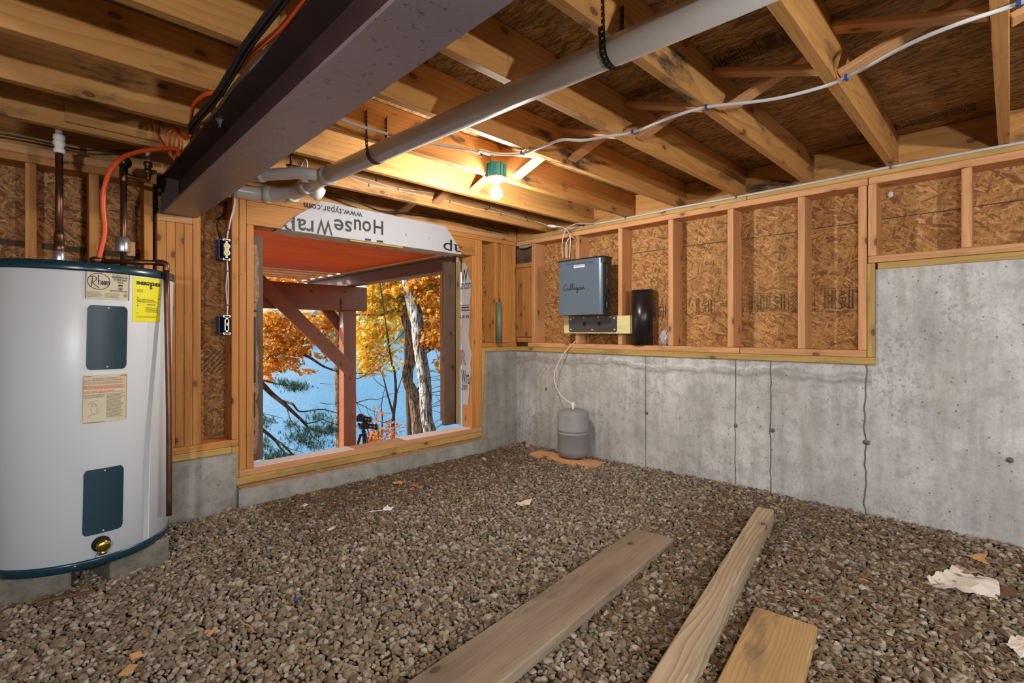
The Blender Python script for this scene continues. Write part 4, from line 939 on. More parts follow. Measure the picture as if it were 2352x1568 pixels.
a = onz(0, 1345, HZ0-.03)
o = lumber('shim_board', (a.x-.35, a.y-.02, HZ0-.028), (a.x+.01, a.y+.09, HZ0-.002), M_STUD, 'pale wood scrap wedged under the heater at the left edge', 'board')

# ------------------------------------------------------------------ pipes above the heater
def piece(name, prof, c, mat, par, seg=20, mtx=None):
    bm = B(); lathe(bm, prof, c, seg, mtx=mtx); return obj(name, bm, mat, par, True)
def vpipe(name, pts, r, mat, par, seg=14, k=1):
    bm = B(); tube(bm, pts, r, seg, k); return obj(name, bm, mat, par, True)
py_ = 2.88
x1 = ony(136, 480, py_).x; zz = lambda v, x: ony(0, v, 1).z
def zat(u, v, y=py_): return ony(u, v, y).z
P1 = root('water_pipe', (x1, py_, HZ1), 'tall copper water pipe with white coupling at left of the heater top', 'pipe', 'pipes rising from the water heater')
vpipe('copper_pipe', [(x1, py_, zat(136, 570)), (x1, py_, zat(136, 345))], .0135, M_COPPER, P1)
piece('brass_fitting', [(.018, 0), (.021, .004), (.021, .03), (.017, .034), (.017, .07), (.015, .09)], (x1, py_, zat(136, 578)), M_COPPER, P1)
piece('white_nipple', [(.0205, 0), (.0205, .085), (.018, .088)], (x1, py_, HZ1-.012), M_ZINC, P1)
z0 = zat(136, 352); piece('white_coupling', [(.017, 0), (.020, .003), (.020, .018), (.016, .021), (.016, .032), (.021, .035), (.021, .05), (.016, .056), (.021, .06), (.021, .076), (.014, .08)], (x1, py_, z0), M_WHITEP, P1)
vpipe('plastic_pipe', [(x1, py_, z0+.07), (x1-.004, py_, z0+.15), (x1-.006, py_, Z_S-.002)], .0125, M_PEX, P1)
x2 = ony(284, 480, py_).x
P2 = root('water_pipe', (x2, py_, HZ1), 'copper water pipe with silver collar and side branch beside the beam', 'pipe', 'pipes rising from the water heater')
vpipe('copper_pipe', [(x2, py_, HZ1-.01), (x2, py_, zat(284, 410))], .0125, M_COPPER, P2)
z0 = zat(282, 580); piece('silver_collar', [(.026, 0), (.027, .002), (.027, .066), (.024, .068)], (x2-.006, py_-.01, z0), M_ZINC, P2, 28)
zb_ = zat(284, 402); piece('tee_fitting', [(.0155, -.025), (.0165, -.022), (.0165, .035), (.015, .038)], (x2, py_, zb_-.005), M_COPPER, P2)
piece('vent_cap', [(.012, 0), (.026, .012), (.030, .03), (.024, .042), (.02, .05)], (x2+.002, py_, zb_+.032), M_BLACK, P2)
x3 = ony(340, 390, py_).x; zt3 = zat(340, 290)
vpipe('branch_pipe', [(x2, py_, zb_), (x3-.01, py_, zb_-.006), (x3, py_, zb_+.006), (x3, py_, zb_+.03)], .011, M_COPPER, P2, 12, 3)
piece('valve_body', [(.013, 0), (.018, .004), (.018, .02), (.013, .024), (.013, .032), (.018, .036), (.018, .056), (.012, .06)], (x3, py_, zb_+.025), M_COPPER, P2)
vpipe('plastic_pipe', [(x3, py_, zb_+.08), (x3, py_, zt3)], .010, M_PEX, P2)
vpipe('elbow', [(x3, py_, zt3-.01), (x3, py_, zt3+.012), (x3+.02, py_-.01, zt3+.02), (x3+.05, py_-.02, zt3+.024)], .013, M_PEX, P2, 12, 3)
o = lumber('backing_block', (x2+.005, py_+.015, zat(282, 585)), (x2+.045, py_+.04, zat(282, 552)), M_STUD, 'small wood block behind the silver pipe collar', 'block')
# relief drain pipe
zp = 1.348; dd_ = 2.135; lx = (382-CX)/F_PX*dd_; tx, ty = FW[0]*dd_+RT[0]*lx, FW[1]*dd_+RT[1]*lx
hs = onz(236, 600, zp)
P3 = root('drain_pipe', (tx, ty, .25), 'brown relief drain pipe bending over the heater top and down its side', 'pipe')
elb = [(hs.x, hs.y, zp), (tx-.03*(tx-hs.x)/.2, ty+.0, zp)]
sv = Vector((hs.x, hs.y, zp)); ev = Vector((tx, ty, zp)); dv_ = (ev-sv).normalized()
vpipe('copper_pipe', [sv, ev-dv_*.03], .0105, M_COPPER, P3)
vpipe('elbow', [ev-dv_*.035, ev-dv_*.012+Vector((0, 0, -.002)), ev+Vector((0, 0, -.012)), ev+Vector((0, 0, -.036))], .0135, M_COPPER, P3, 14, 4)
bt = atd(388, 1183, 2.10)
vpipe('downpipe', [ev+Vector((0, 0, -.03)), Vector((bt.x, bt.y, .70)), Vector((bt.x, bt.y, bt.z))], .0115, M_COPPER, P3, 14, 4)
piece('relief_valve', [(.016, 0), (.018, .01), (.018, .03), (.024, .034), (.024, .05), (.012, .056)], (hs.x-.02, hs.y+.01, HZ1-.01), M_COPPER, P3)
# orange cable feeding the heater
OC = root('orange_cable', (hs.x, hs.y, HZ1), 'flat orange cable running from the beam down to the heater top', 'cable')
def sp(u, v, y): return ony(u, v, y)
pts = [(224, 602, 2.72), (230, 580, 2.72), (240, 530, 2.72), (236, 470, 2.72), (240, 430, 2.71), (255, 390, 2.71), (285, 360, 2.72), (330, 346, 2.73), (370, 342, 2.73), (405, 342, 2.74), (412, 352, 2.75), (404, 360, 2.75)]
bm = B(); tube(bm, [sp(*p) for p in pts], .0062, 8, 6, 1.6); obj('cable_run', bm, M_ORANGE, OC, True)
bm = B(); tube(bm, [sp(*p) for p in ((400, 300, 2.74), (392, 318, 2.74), (392, 350, 2.74), (400, 362, 2.74), (408, 345, 2.74), (411, 320, 2.74), (404, 296, 2.74), (388, 300, 2.74), (380, 320, 2.74), (385, 345, 2.75), (396, 362, 2.75), (406, 352, 2.75), (412, 325, 2.75), (408, 296, 2.75))], .0036, 8, 6); obj('cable_coil', bm, M_ORANGE, OC, True)
bm = B(); tube(bm, [sp(*p) for p in ((360, 288, 2.76), (360, 305, 2.76), (372, 330, 2.75), (388, 345, 2.75), (402, 340, 2.75))], .0036, 8, 6); obj('cable_loop', bm, M_ORANGE, OC, True)
bm = B(); tube(bm, [sp(*p) for p in ((408, 296, 2.70), (416, 310, 2.66), (428, 318, 2.62), (438, 310, 2.55)) ], .0055, 8, 6, 1.5); obj('cable_tail', bm, M_ORANGE, OC, True)
O2 = root('orange_cable', onz(600, 100, 1.88), 'long orange cable following the black cables along the beam top', 'cable')
bm = B(); tube(bm, [onz(438, 285, 1.895), onz(440, 262, 1.90), onz(447, 238, 1.895), onz(470, 218, 1.89), onz(502, 208, 1.885), onz(535, 172, 1.882), onz(570, 132, 1.882), onz(590, 112, 1.882), onz(640, 70, 1.884), onz(668, 38, 1.884), onz(700, -5, 1.885), onz(760, -80, 1.885)], .006, 8, 6, 1.5); obj('cable_run', bm, M_ORANGE, O2, True)
BK = root('black_cable_bundle', onz(560, 130, 1.88), 'bundle of black cables stapled along the top of the steel beam', 'cable')
for k in range(4):
    off = Vector((-.006+.006*k, 0, -.004*(k % 2)))
    bm = B(); tube(bm, [onz(436, 305, 1.89)+off*.5, onz(440, 285, 1.882)+off, onz(475, 245, 1.878)+off, onz(505, 205, 1.876)+off, onz(535, 155, 1.876)+off, onz(560, 110, 1.876)+off, onz(600, 55, 1.876)+off, onz(638, 5, 1.876)+off, onz(700, -80, 1.876)+off], .0052, 8, 5); c_ = obj('cable', bm, M_BLACKC, BK, True)
bm = B()
for k in range(3): tube(bm, [onz(452, 290, 1.884)+Vector((0, .0, .002*k)), onz(488, 262+k*3, 1.885), onz(535, 195+k*4, 1.885), onz(590, 135+k*4, 1.885), onz(650, 65+k*4, 1.885), onz(720, -10, 1.885)], .0028, 6, 5)
o = obj('tan_wires', bm, M_TUBE, None, True); tag(o, 'thin tan wires lying between the black cables and the beam', 'wire')
bm = B(); tube(bm, [ony(-40, 300, 3.19), ony(60, 318, 3.19), ony(130, 333, 3.19), ony(200, 345, 3.19), ony(330, 345, 3.19), ony(370, 342, 3.19)], .0045, 8, 5); o = obj('grey_cable', bm, M_BLACKC, None, True); tag(o, 'dark grey cable along the top plate behind the heater pipes', 'cable')

# ------------------------------------------------------------------ drain line of white PVC
pv = root('drain_line', (1.1, 2.4, 1.85), 'long white PVC drain line hung under the joists with fittings at its end', 'pipe')
ZP = 1.845
A_ = onz(748, 404, ZP); N_ = onz(1700, -8, ZP+.015); dP = (N_-A_).normalized()
bm = B(); tube(bm, [A_, N_+dP*1.4], .0415, 32, 1); obj('main_pipe', bm, M_PVC, pv, True)
def rings(par, p, d, r, w, mat=M_PVC, name='pipe_hub'):
    bm = B(); tube(bm, [p-d*w/2, p+d*w/2], r, 28, 1); return obj(name, bm, mat, par, True)
rings(pv, A_+dP*.02, dP, .047, .05); rings(pv, A_+dP*.047, dP, .0475, .004, M_PVCD, 'joint_ring')
# wye: straight body, upper branch left over the beam side, lower sweep
bq = A_-dP*.20+Vector((0, 0, -.012))
bm = B(); tube(bm, [A_+dP*.03, A_-dP*.04, bq], [.044, .044, .040], 28, 1); obj('wye_body', bm, M_PVC, pv, True)
uL = onz(600, 402, ZP+.01); uL2 = onz(585, 403, ZP+.01)
bm = B(); tube(bm, [A_-dP*.01, A_+Vector((-.10, .06, .008)), uL, uL2+(uL2-uL)*2], .030, 24, 1); obj('branch_pipe', bm, M_PVC, pv, True)
rings(pv, onz(700, 403, ZP+.004), (uL-A_).normalized(), .035, .035); rings(pv, uL, (uL-A_).normalized(), .036, .03)
rings(pv, bq, dP, .046, .05); rings(pv, bq-dP*.03, dP, .0455, .004, M_PVCD, 'joint_ring')
lo = onz(665, 428, ZP-.03)
q1 = bq-dP*.04; q2 = q1+Vector((-.02, .10, -.012)); q3 = Vector((q2.x-.10, q2.y+.12, q2.z-.005)); q4 = q3+Vector((-.16, .03, .0))
bm = B(); tube(bm, [q1, q2, q3, q4], .040, 24, 5); obj('sweep_bend', bm, M_PVC, pv, True)
rings(pv, q2+Vector((0, .02, 0)), Vector((-.5, .8, 0)).normalized(), .046, .045); rings(pv, q3, Vector((-.95, .3, 0)).normalized(), .046, .045)
cp = onz(727, 440, ZP-.035); st_ = bq+dP*.02
dC = (cp-st_).normalized(); bm = B(); tube(bm, [st_, cp], .036, 24, 1); obj('cleanout_arm', bm, M_PVC, pv, True)
rings(pv, cp, dC, .041, .05, M_PVC, 'cleanout_cap')
# strap hangers
def hanger(name, yy, topz, label, skew=0):
    tt = (yy-A_.y)/(N_.y-A_.y); c = A_+(N_-A_)*tt
    bm = B(); r = .0435; wd = .011; pts = [(c.x-.050-skew, topz), (c.x-r-.004, c.z+.055)]
    pts += [(c.x-r*math.cos(a), c.z-r*math.sin(a)) for a in [PI*k/14 for k in range(15)]]+[(c.x+r+.004, c.z+.055), (c.x+.050+skew, topz)]
    L0 = None
    cum = 0; seq = [pts[0]]
    for i in range(1, len(pts)):
        (xa_, za_), (xb_, zb_) = pts[i-1], pts[i]; n = max(1, round(math.hypot(xb_-xa_, zb_-za_)/.006))
        for k in range(1, n+1): seq.append((xa_+(xb_-xa_)*k/n, za_+(zb_-za_)*k/n))
    for i in range(len(seq)-1):
        (x0, z0), (x1_, z1_) = seq[i], seq[i+1]
        lanes = ((-wd, wd),) if i % 3 else ((-wd, -wd*.35), (wd*.35, wd))
        for l0, l1 in lanes: 
            q = [bm.verts.new((x0, c.y+l0, z0)), bm.verts.new((x0, c.y+l1, z0)), bm.verts.new((x1_, c.y+l1, z1_)), bm.verts.new((x1_, c.y+l0, z1_))]; bm.faces.new(q)
    bmesh.ops.remove_doubles(bm, verts=bm.verts[:], dist=.0002); bm.normal_update(); bmesh.ops.solidify(bm, geom=bm.faces[:], thickness=.0012)
    o = obj(name, bm, M_STRAP); return tag(o, label, 'hanger', 'perforated hangers of the drain line')
hanger('strap_hanger', 2.005, Z_P2+.12, 'black perforated strap hanger near the far end of the white drain line')
hanger('strap_hanger', .845-.035, Z_P2+.10, 'black perforated strap hanger near the top of the view')
# small shut-off valve with blue handle and a clear tube above the fittings
vp = onz(668, 378, 1.93)
VV_ = root('shutoff_valve', vp, 'small brass shut-off valve with blue handle above the drain fittings', 'valve')
bm = B(); tube(bm, [vp+Vector((0, 0, .12)), vp], .006, 10, 1); obj('riser', bm, M_COPPER, VV_, True)
bm = B(); tube(bm, [vp+Vector((-.02, .01, -.004)), vp+Vector((.05, -.0, -.006))], .009, 10, 1); obj('valve_body', bm, M_BRASS, VV_, True)
bm = B(); box(bm, (vp.x+.012, vp.y-.02, vp.z-.02), (vp.x+.045, vp.y-.006, vp.z-.006), bev=.003); obj('blue_handle', bm, M_BLUE, VV_)
bm = B(); tube(bm, [vp+Vector((.05, 0, 0)), onz(700, 365, 1.95), onz(706, 378, 1.93), onz(700, 405, 1.88), onz(704, 425, 1.86)], .004, 8, 6); obj('clear_tube', bm, M_TUBE, VV_, True)

# ------------------------------------------------------------------ cables of the lamp
CB = root('white_cable', onz(1300, 340, 1.905), 'long white cable stapled under the joists from lamp to upper right', 'cable')
lampT = Vector((LC[0]-.03, LC[1]+.0, 1.975))
bm = B(); tube(bm, [lampT, lampT+Vector((-.02, -.01, .03)), onz(1100, 348, 1.905), onz(1108, 345, 1.900), onz(1140, 353, 1.895), onz(1200, 352, 1.902), onz(1250, 335, 1.89), onz(1290, 321, 1.885), onz(1340, 322, 1.882), onz(1400, 312, 1.885), onz(1455, 303, 1.902), onz(1540, 270, 1.892), onz(1624, 246, 1.903), onz(1760, 230, 1.885), onz(1860, 208, 1.89), onz(1944, 178, 1.903), onz(2080, 105, 1.885), onz(2200, 55, 1.885), onz(2340, 8, 1.903), onz(2500, -60, 1.89)], .0034, 8, 6, 1.8); obj('cable_run', bm, M_CABLE, CB, True)
C2 = root('white_cable', onz(950, 320, 1.905), 'white cable coming from behind the drain line to the lamp', 'cable')
bm = B(); tube(bm, [onz(770, 268, 1.915), onz(830, 290, 1.905), onz(910, 312, 1.90), onz(1000, 330, 1.892), onz(1060, 340, 1.894), onz(1085, 345, 1.90), onz(1100, 352, 1.905)], .0042, 8, 6, 1.7); obj('cable_run', bm, M_CABLE, C2, True)
C3 = root('white_cable', (XR-.006, 1.0, Z_P2-.004), 'white cable lying along the upper edge of the right wall plates', 'cable')
bm = B(); tube(bm, [(XR-.006, y, Z_P2-.008+.003*math.sin(y*5)) for y in [2.72, 2.4, 2.0, 1.6, 1.2, .8, .4, 0, -.4]], .0042, 8, 5, 1.7); obj('cable_run', bm, M_CABLE, C3, True)
bc = [ony(735, 437, 3.14), ony(790, 452, 3.14), ony(840, 472, 3.15), ony(870, 484, 3.17), ony(905, 487, 3.18), ony(960, 490, 3.18), ony(1040, 503, 3.18), ony(1110, 520, 3.18), ony(1168, 533, 3.18)]
bm = B(); tube(bm, bc, .006, 8, 5); o = obj('black_cable', bm, M_BLACKC, None, True); tag(o, 'black cable drooping above the house wrap toward the corner', 'cable')
def staple(p, label, along='X', grp='blue cable staples', mat=M_BLUE):
    bm = B(); a, b = (.004, .010) if along == 'X' else (.010, .004)
    box(bm, (p.x-a, p.y-b, p.z-.004), (p.x+a, p.y+b, p.z-.001), bev=.001)
    for s in (-1, 1):
        if along == 'X': box(bm, (p.x-a, p.y+s*b-.002, p.z-.004), (p.x+a, p.y+s*b+.002, p.z+.012))
        else: box(bm, (p.x+s*a-.002, p.y-b, p.z-.004), (p.x+s*a+.002, p.y+b, p.z+.012))
    o = obj('cable_staple', bm, mat); return tag(o, label, 'staple', grp)
for (u, v), lb in zip(((1200, 352), (1455, 303), (1624, 246), (1944, 178), (2340, 8)), ('near the lamp', 'on the joist right of the lamp', 'on the smudged joist', 'on the joist above the wall step', 'at the upper right corner of the view')):
    p = onz(u, v, 1.903); p.z = 1.899; staple(p, 'blue staple holding the white cable '+lb, 'Y')
for y, lb in ((2.42, 'first from the corner'), (2.03, 'second from the corner'), (1.22, 'third from the corner'), (.435, 'near the step')):
    staple(Vector((XR-.006, y, Z_P2-.012)), 'blue staple on the cable of the right wall plates, '+lb, 'Y')
staple(onz(1103, 357, 1.903), 'black staple where the two white cables meet above the lamp', 'Y', None, M_BLACK)

# ------------------------------------------------------------------ tubing and fitting near the corner
TB = root('water_tubing', onx(1300, 560, 3.05), 'thin clear white tubes looping above the slate blue cabinet', 'tube')
xc = 3.09
bm = B()
tube(bm, [onx(1293, 592, xc), onx(1291, 560, xc), onx(1298, 530, xc), onx(1310, 519, xc-.02), onx(1322, 514, xc-.03)], .0032, 8, 6)
tube(bm, [onx(1302, 592, xc), onx(1303, 560, xc+.02), onx(1309, 545, xc+.03), onx(1318, 546, xc+.05), onx(1322, 553, xc+.09)], .0032, 8, 6)
tube(bm, [onx(1308, 592, xc), onx(1310, 560, xc), onx(1309, 540, xc), onx(1300, 526, xc), onx(1288, 521, xc-.01), onx(1278, 520, xc-.03)], .0032, 8, 6)
tube(bm, [onx(1299, 592, xc), onx(1300, 565, xc), onx(1303, 552, xc), onx(1306, 548, xc)], .0032, 8, 6)
tube(bm, [onx(1322, 514, xc-.03), onx(1340, 514, xc+.02), onx(1365, 514, 3.18)], .0032, 8, 6)
obj('tube_loop', bm, M_TUBE, TB, True)
fa = onx(1278, 520, xc-.03); fb = onx(1258, 518, xc-.05); dF = (fb-fa).normalized()
bm = B(); tube(bm, [fa, fa+dF*.014], .008, 12, 1); tube(bm, [fa+dF*.014, fb-dF*.012], .012, 12, 1); tube(bm, [fb-dF*.012, fb], .008, 12, 1); obj('inline_fitting', bm, M_WHITEP, TB, True)
bm = B(); ydf = 2.80
tube(bm, [fb, ony(1230, 508, ydf), ony(1207, 503, ydf), ony(1145, 488, ydf), ony(1090, 478, ydf), ony(1033, 463, ydf), ony(960, 447, ydf), ony(900, 434, ydf), ony(848, 424, ydf), ony(800, 405, ydf)], .003, 8, 5); 
tube(bm, [ony(1205, 500, ydf), ony(1125, 476, ydf), ony(1050, 452, ydf), ony(912, 432, ydf), ony(864, 418, ydf), ony(805, 402, ydf)], .003, 8, 5); obj('tube_run', bm, M_TUBE, TB, True)
for i, ((u, v), lb) in enumerate(zip(((847, 425), (914, 435), (864, 413), (1033, 463), (1124, 477), (1151, 493), (1207, 497), (1211, 505)), ('first from the left', 'third from the left', 'second from the left, set higher', 'fourth from the left', 'fifth from the left', 'sixth from the left', 'upper of the pair near the corner', 'lower of the pair near the corner'))):
    p = ony(u, v, ydf-.001); bm = B(); box(bm, (p.x-.003, p.y-.005, p.z-.009), (p.x+.003, p.y+.003, p.z+.009), bev=.001)
    o = obj('tube_clip', bm, M_BLUE); tag(o, 'blue clip on the joist nearest the far wall, '+lb, 'clip', 'blue tube clips')

# ------------------------------------------------------------------ cabinet of the water filter on the right wall
xf, xb_ = 3.02, 3.150; y0c, y1c, z0c, z1c = 2.122, 2.545, 1.176, 1.612
CBN = root('filter_cabinet', (xb_, 2.33, z0c), 'slate blue wall mounted water filter cabinet with cursive lettering', 'cabinet')
bm = B(); prism(bm, [(xf+.012, y1c), (xf, y1c-.008), (xf, y0c+.03), (xf+.006, y0c+.012), (xf+.016, y0c+.006), (xf+.016, y1c)], 2, z0c, z1c-.012); obj('front_cover', bm, M_CABF, CBN)
bm = B(); prism(bm, [(xf+.0165, y1c-.004), (xf+.0165, y0c+.008), (xf+.03, y0c+.002), (xb_-.01, y0c+.002), (xb_, y0c+.012), (xb_, y1c-.004)], 2, z0c-.004, z1c-.05); obj('side_body', bm, M_CABS, CBN)
bm = B(); prism(bm, [(xf+.004, y1c-.0), (xf+.004, y0c+.012), (xf+.02, y0c-.004), (xb_-.012, y0c-.004), (xb_+.0, y0c+.01), (xb_, y1c)], 2, z1c-.05+.0005, z1c-.0125)
obj('cap_band', bm, M_CABS, CBN)
bm = B(); prism(bm, [(xf-.001, y1c+.002), (xf-.001, y0c+.006), (xf+.02, y0c-.006), (xb_-.01, y0c-.006), (xb_+.002, y0c+.01), (xb_+.002, y1c+.002)], 2, z1c-.012, z1c); obj('lid', bm, M_BLACK, CBN)
for za, zb2 in ((1.485, 1.548), (1.396, 1.448), (1.222, 1.272)):
    bm = B(); box(bm, (xf+.055, y0c-.004, za), (xf+.095, y0c+.004, zb2), bev=.004); obj('side_vent', bm, M_BLACK, CBN)
bm = B(); m = Matrix.Translation((xf+.072, y0c+.003, 1.335)) @ Matrix.Rotation(PI/2, 4, 'X'); lathe(bm, [(.036, 0), (.036, .004), (.030, .005), (.028, .002)], (0, 0, 0), 32, mtx=m); obj('round_port', bm, M_BLACK, CBN, True)
fm = lambda x, y: Vector((xf-.0012, y1c-x*(y1c-y0c), z0c+y*(z1c-z0c)))
# cursive lettering drawn as pen strokes (x to the right, both axes 0..1 over the cover)
def cur(pts, s=1, ox=0, oy=0, w=.013): 
    P = [(ox+px_*s, oy+py_2*s*.985) for px_, py_2 in pts]; return stroke2d(P, w)
L_ = []
ox, oy, sc = .12, .44, 1.0
L_.append(cur([(.075, .105), (.060, .118), (.035, .105), (.012, .070), (.006, .035), (.025, .008), (.055, .010), (.085, .032), (.100, .046), (.103, .025), (.112, .010), (.128, .020), (.142, .046), (.142, .022), (.152, .008), (.165, .020), (.185, .070), (.192, .110), (.182, .118), (.176, .085), (.178, .030), (.190, .008), (.205, .022), (.225, .070), (.234, .110), (.224, .118), (.217, .085), (.219, .030), (.230, .008), (.245, .022), (.262, .052), (.260, .025), (.270, .008), (.283, .018), (.305, .048)], sc, ox, oy))
L_.append(cur([(.335, .045), (.318, .050), (.305, .030), (.312, .010), (.330, .018), (.342, .046), (.340, .0), (.332, -.040), (.318, -.052), (.314, -.036), (.335, -.008), (.362, .018), (.378, .048)], sc, ox, oy))
L_.append(cur([(.405, .045), (.390, .050), (.376, .030), (.382, .010), (.398, .016), (.412, .046), (.411, .022), (.420, .008), (.436, .024), (.444, .048), (.444, .010)], sc, ox, oy))
L_.append(cur([(.444, .010), (.455, .036), (.470, .050), (.478, .038), (.477, .016), (.486, .008), (.505, .020)], sc, ox, oy))
L_.append(stroke2d([(ox+.268, oy+.098), (ox+.276, oy+.106)], .012, 1))
decal('cursive_lettering', join2d(L_), M_CABS, CBN, fm)
hw = [fit(text_mesh('Remove in Freezing Temps!', 1, -.0, shear=.3), .20, .895, .82, .935), stroke2d([(.22, .872), (.5, .876), (.80, .882)], .003), rect2d(.795, .88, .80, .93)]
decal('handwriting', join2d(hw), M_INK, CBN, fm)
decal('white_sticker', rect2d(.37, .838, .62, .888), M_WHITEP, CBN, lambda x, y: fm(x, y)+Vector((-.0004, 0, 0)))
decal('sticker_print', join2d([fit(text_mesh('MAINTENANCE', 1, .03), .385, .862, .605, .882), printlines(.40, .845, .56, .855, 1, .5, .1)]), M_BLUE, CBN, lambda x, y: fm(x, y)+Vector((-.0012, 0, 0)))
W('mounting_block', (3.162, 1.976, 1.030), (3.1995, 2.605, 1.166), M_BLOCKW, 'pale yellow board carrying the cabinet bracket on the right wall', 'board')
BR = root('mounting_bracket', (3.158, 2.31, 1.04), 'dark metal bracket plate bolted to the pale board under the cabinet', 'bracket')
bm = B(); ya, yb2, za, zb2 = 2.086, 2.548, 1.042, 1.168
prism(bm, [(ya+.012, za), (yb2-.012, za), (yb2, za+.012), (yb2, zb2-.003), (yb2-.03, zb2-.003), (yb2-.034, zb2-.018), (yb2-.052, zb2-.018), (yb2-.056, zb2-.003), (yb2-.135, zb2-.003), (yb2-.14, zb2-.016), (yb2-.155, zb2-.016), (yb2-.16, zb2-.003),
           (ya+.185, zb2-.003), (ya+.18, zb2-.016), (ya+.165, zb2-.016), (ya+.16, zb2-.003), (ya+.07, zb2-.003), (ya+.066, zb2-.018), (ya+.05, zb2-.018), (ya+.046, zb2-.003), (ya, zb2-.003), (ya, za+.012)], 0, 3.156, 3.1608); obj('plate', bm, M_CABP, BR)
for y in (2.39, 2.245):
    bm = B(); box(bm, (3.1545, y-.018, 1.087), (3.1563, y+.018, 1.125)); f_ = obj('window_rim', bm, M_CABS, BR)
    bm = B(); box(bm, (3.1538, y-.012, 1.092), (3.1546, y+.012, 1.120)); obj('window_hole', bm, M_BLACKM, f_)
for (y, z) in ((2.528, 1.148), (2.528, 1.062), (2.315, 1.060), (2.108, 1.148), (2.108, 1.060)):
    bm = B(); lathe(bm, [(.012, 0), (.012, .002), (.007, .0025), (.007, .006), (.003, .0065)], (3.156, y, z), 16, mtx=Matrix.Rotation(-PI/2, 4, 'Y')); obj('bolt', bm, M_ZINC, BR, True)
# glossy black pipe piece
bm = B(); R1, R2 = .076, .071; cx_, cy_ = 3.252, 1.925
n = 40; 
for R_, flip in ((R1, 0), (R2, 1)):
    pass
lo_ = [bm.verts.new((cx_+R1*math.cos(2*PI*k/n), cy_+R1*math.sin(2*PI*k/n), Z_C+2*T+.001)) for k in range(n)]
hi_ = [bm.verts.new((cx_+R1*math.cos(2*PI*k/n), cy_+R1*math.sin(2*PI*k/n), 1.36+.006*math.cos(2*PI*k/n))) for k in range(n)]
hi2 = [bm.verts.new((cx_+R2*math.cos(2*PI*k/n), cy_+R2*math.sin(2*PI*k/n), 1.36+.006*math.cos(2*PI*k/n))) for k in range(n)]
lo2 = [bm.verts.new((cx_+R2*math.cos(2*PI*k/n), cy_+R2*math.sin(2*PI*k/n), Z_C+2*T+.001)) for k in range(n)]
for A1, A2 in ((lo_, hi_), (hi_, hi2), (hi2, lo2), (lo2, lo_)):
    for k in range(n): bm.faces.new((A1[k], A1[(k+1) % n], A2[(k+1) % n], A2[k]))
o = obj('pipe_offcut', bm, M_BLACK, None, True); tag(o, 'glossy black pipe offcut standing on the plate right of the cabinet', 'pipe')
for p_ in o.data.polygons: p_.use_smooth = True
bm = B(); cx2 = ony(1143, 740, 3.185).x; zg1 = ony(1143, 695, 3.185).z; zg0 = Z_C+2*T+.001
tube(bm, [(cx2, 3.168, zg0), (cx2, 3.168, zg1)], .029, 20, 1); o = obj('pipe_offcut', bm, M_GREENP, None, True); tag(o, 'dull green plastic pipe offcut standing before a thin stud', 'pipe')
# crumpled plastic bag
t = NT('clear_plastic_bag'); t.set((.9, .9, .92), .12); t.b.inputs['Transmission Weight'].default_value = .55; M_BAG = t.m
bm = B(); bmesh.ops.create_icosphere(bm, subdivisions=3, radius=1)
for v in bm.verts:
    k = 1+.22*math.sin(v.co.x*7+v.co.z*5)*math.cos(v.co.y*9)+random.uniform(-.08, .08); v.co = Vector((3.245+v.co.x*.035*k, 1.735+v.co.y*.036*k, Z_C+2*T+.058+v.co.z*.055*k))
o = obj('plastic_bag', bm, M_BAG); tag(o, 'crumpled clear plastic bag tucked beside a stud of the right wall', 'bag')
# small bulb-shaped nail cover on the strand board
p = onx(2045, 447, 3.335); bm = B(); lathe(bm, [(.004, .016), (.012, .012), (.014, .0), (.008, -.014), (.004, -.016)], p, 12); o = obj('plug', bm, M_WHITEP, None, True); tag(o, 'tiny white ribbed plug on the board above the concrete step', 'plug')

# ------------------------------------------------------------------ pressure tank
TC = Vector((3.04, 2.412, gh(3, 2.4)+.023)); TR = .124
PT = root('pressure_tank', TC, 'grey round pressure tank standing on a short board by the wall', 'tank')
bm = B(); Ht = .376
pr = [(TR*.55, 0), (TR*.62, .003), (TR*.8, .012), (TR*.94, .03), (TR, .058), (TR, .185), (TR+.003, .188), (TR+.003, .198), (TR-.002, .203), (TR-.002, .208), (TR+.004, .213), (TR+.003, .226), (TR, .229), (TR, Ht-.045), (TR*.96, Ht-.025), (TR*.86, Ht-.010), (TR*.6, Ht-.002), (TR*.2, Ht)]
lathe(bm, pr, TC, 56); obj('tank_shell', bm, M_GREY, PT, True)
bm = B(); tube(bm, [TC+Vector((0, 0, Ht-.002)), TC+Vector((0, 0, Ht+.03))], .008, 14, 1); tube(bm, [TC+Vector((0, 0, Ht+.026)), TC+Vector((0, 0, Ht+.056))], .012, 14, 1); box(bm, (TC.x-.008, TC.y-.008, TC.z+Ht+.02), (TC.x+.02, TC.y+.012, TC.z+Ht+.04)); obj('valve', bm, M_WHITEP, PT, False)
tv = TC+Vector((0, 0, Ht+.035)); 
bm = B(); tube(bm, [tv, onx(1303, 920, 3.04), onx(1286, 905, 3.06), onx(1275, 880, 3.08), onx(1273, 862, 3.10), onx(1280, 838, 3.12), onx(1295, 812, 3.15), onx(1310, 795, 3.19), onx(1322, 783, 3.20)], .0042, 10, 6); o = obj('water_tube', bm, M_TUBE, None, True); tag(o, 'white tube curving from the pressure tank up into the framing', 'tube')

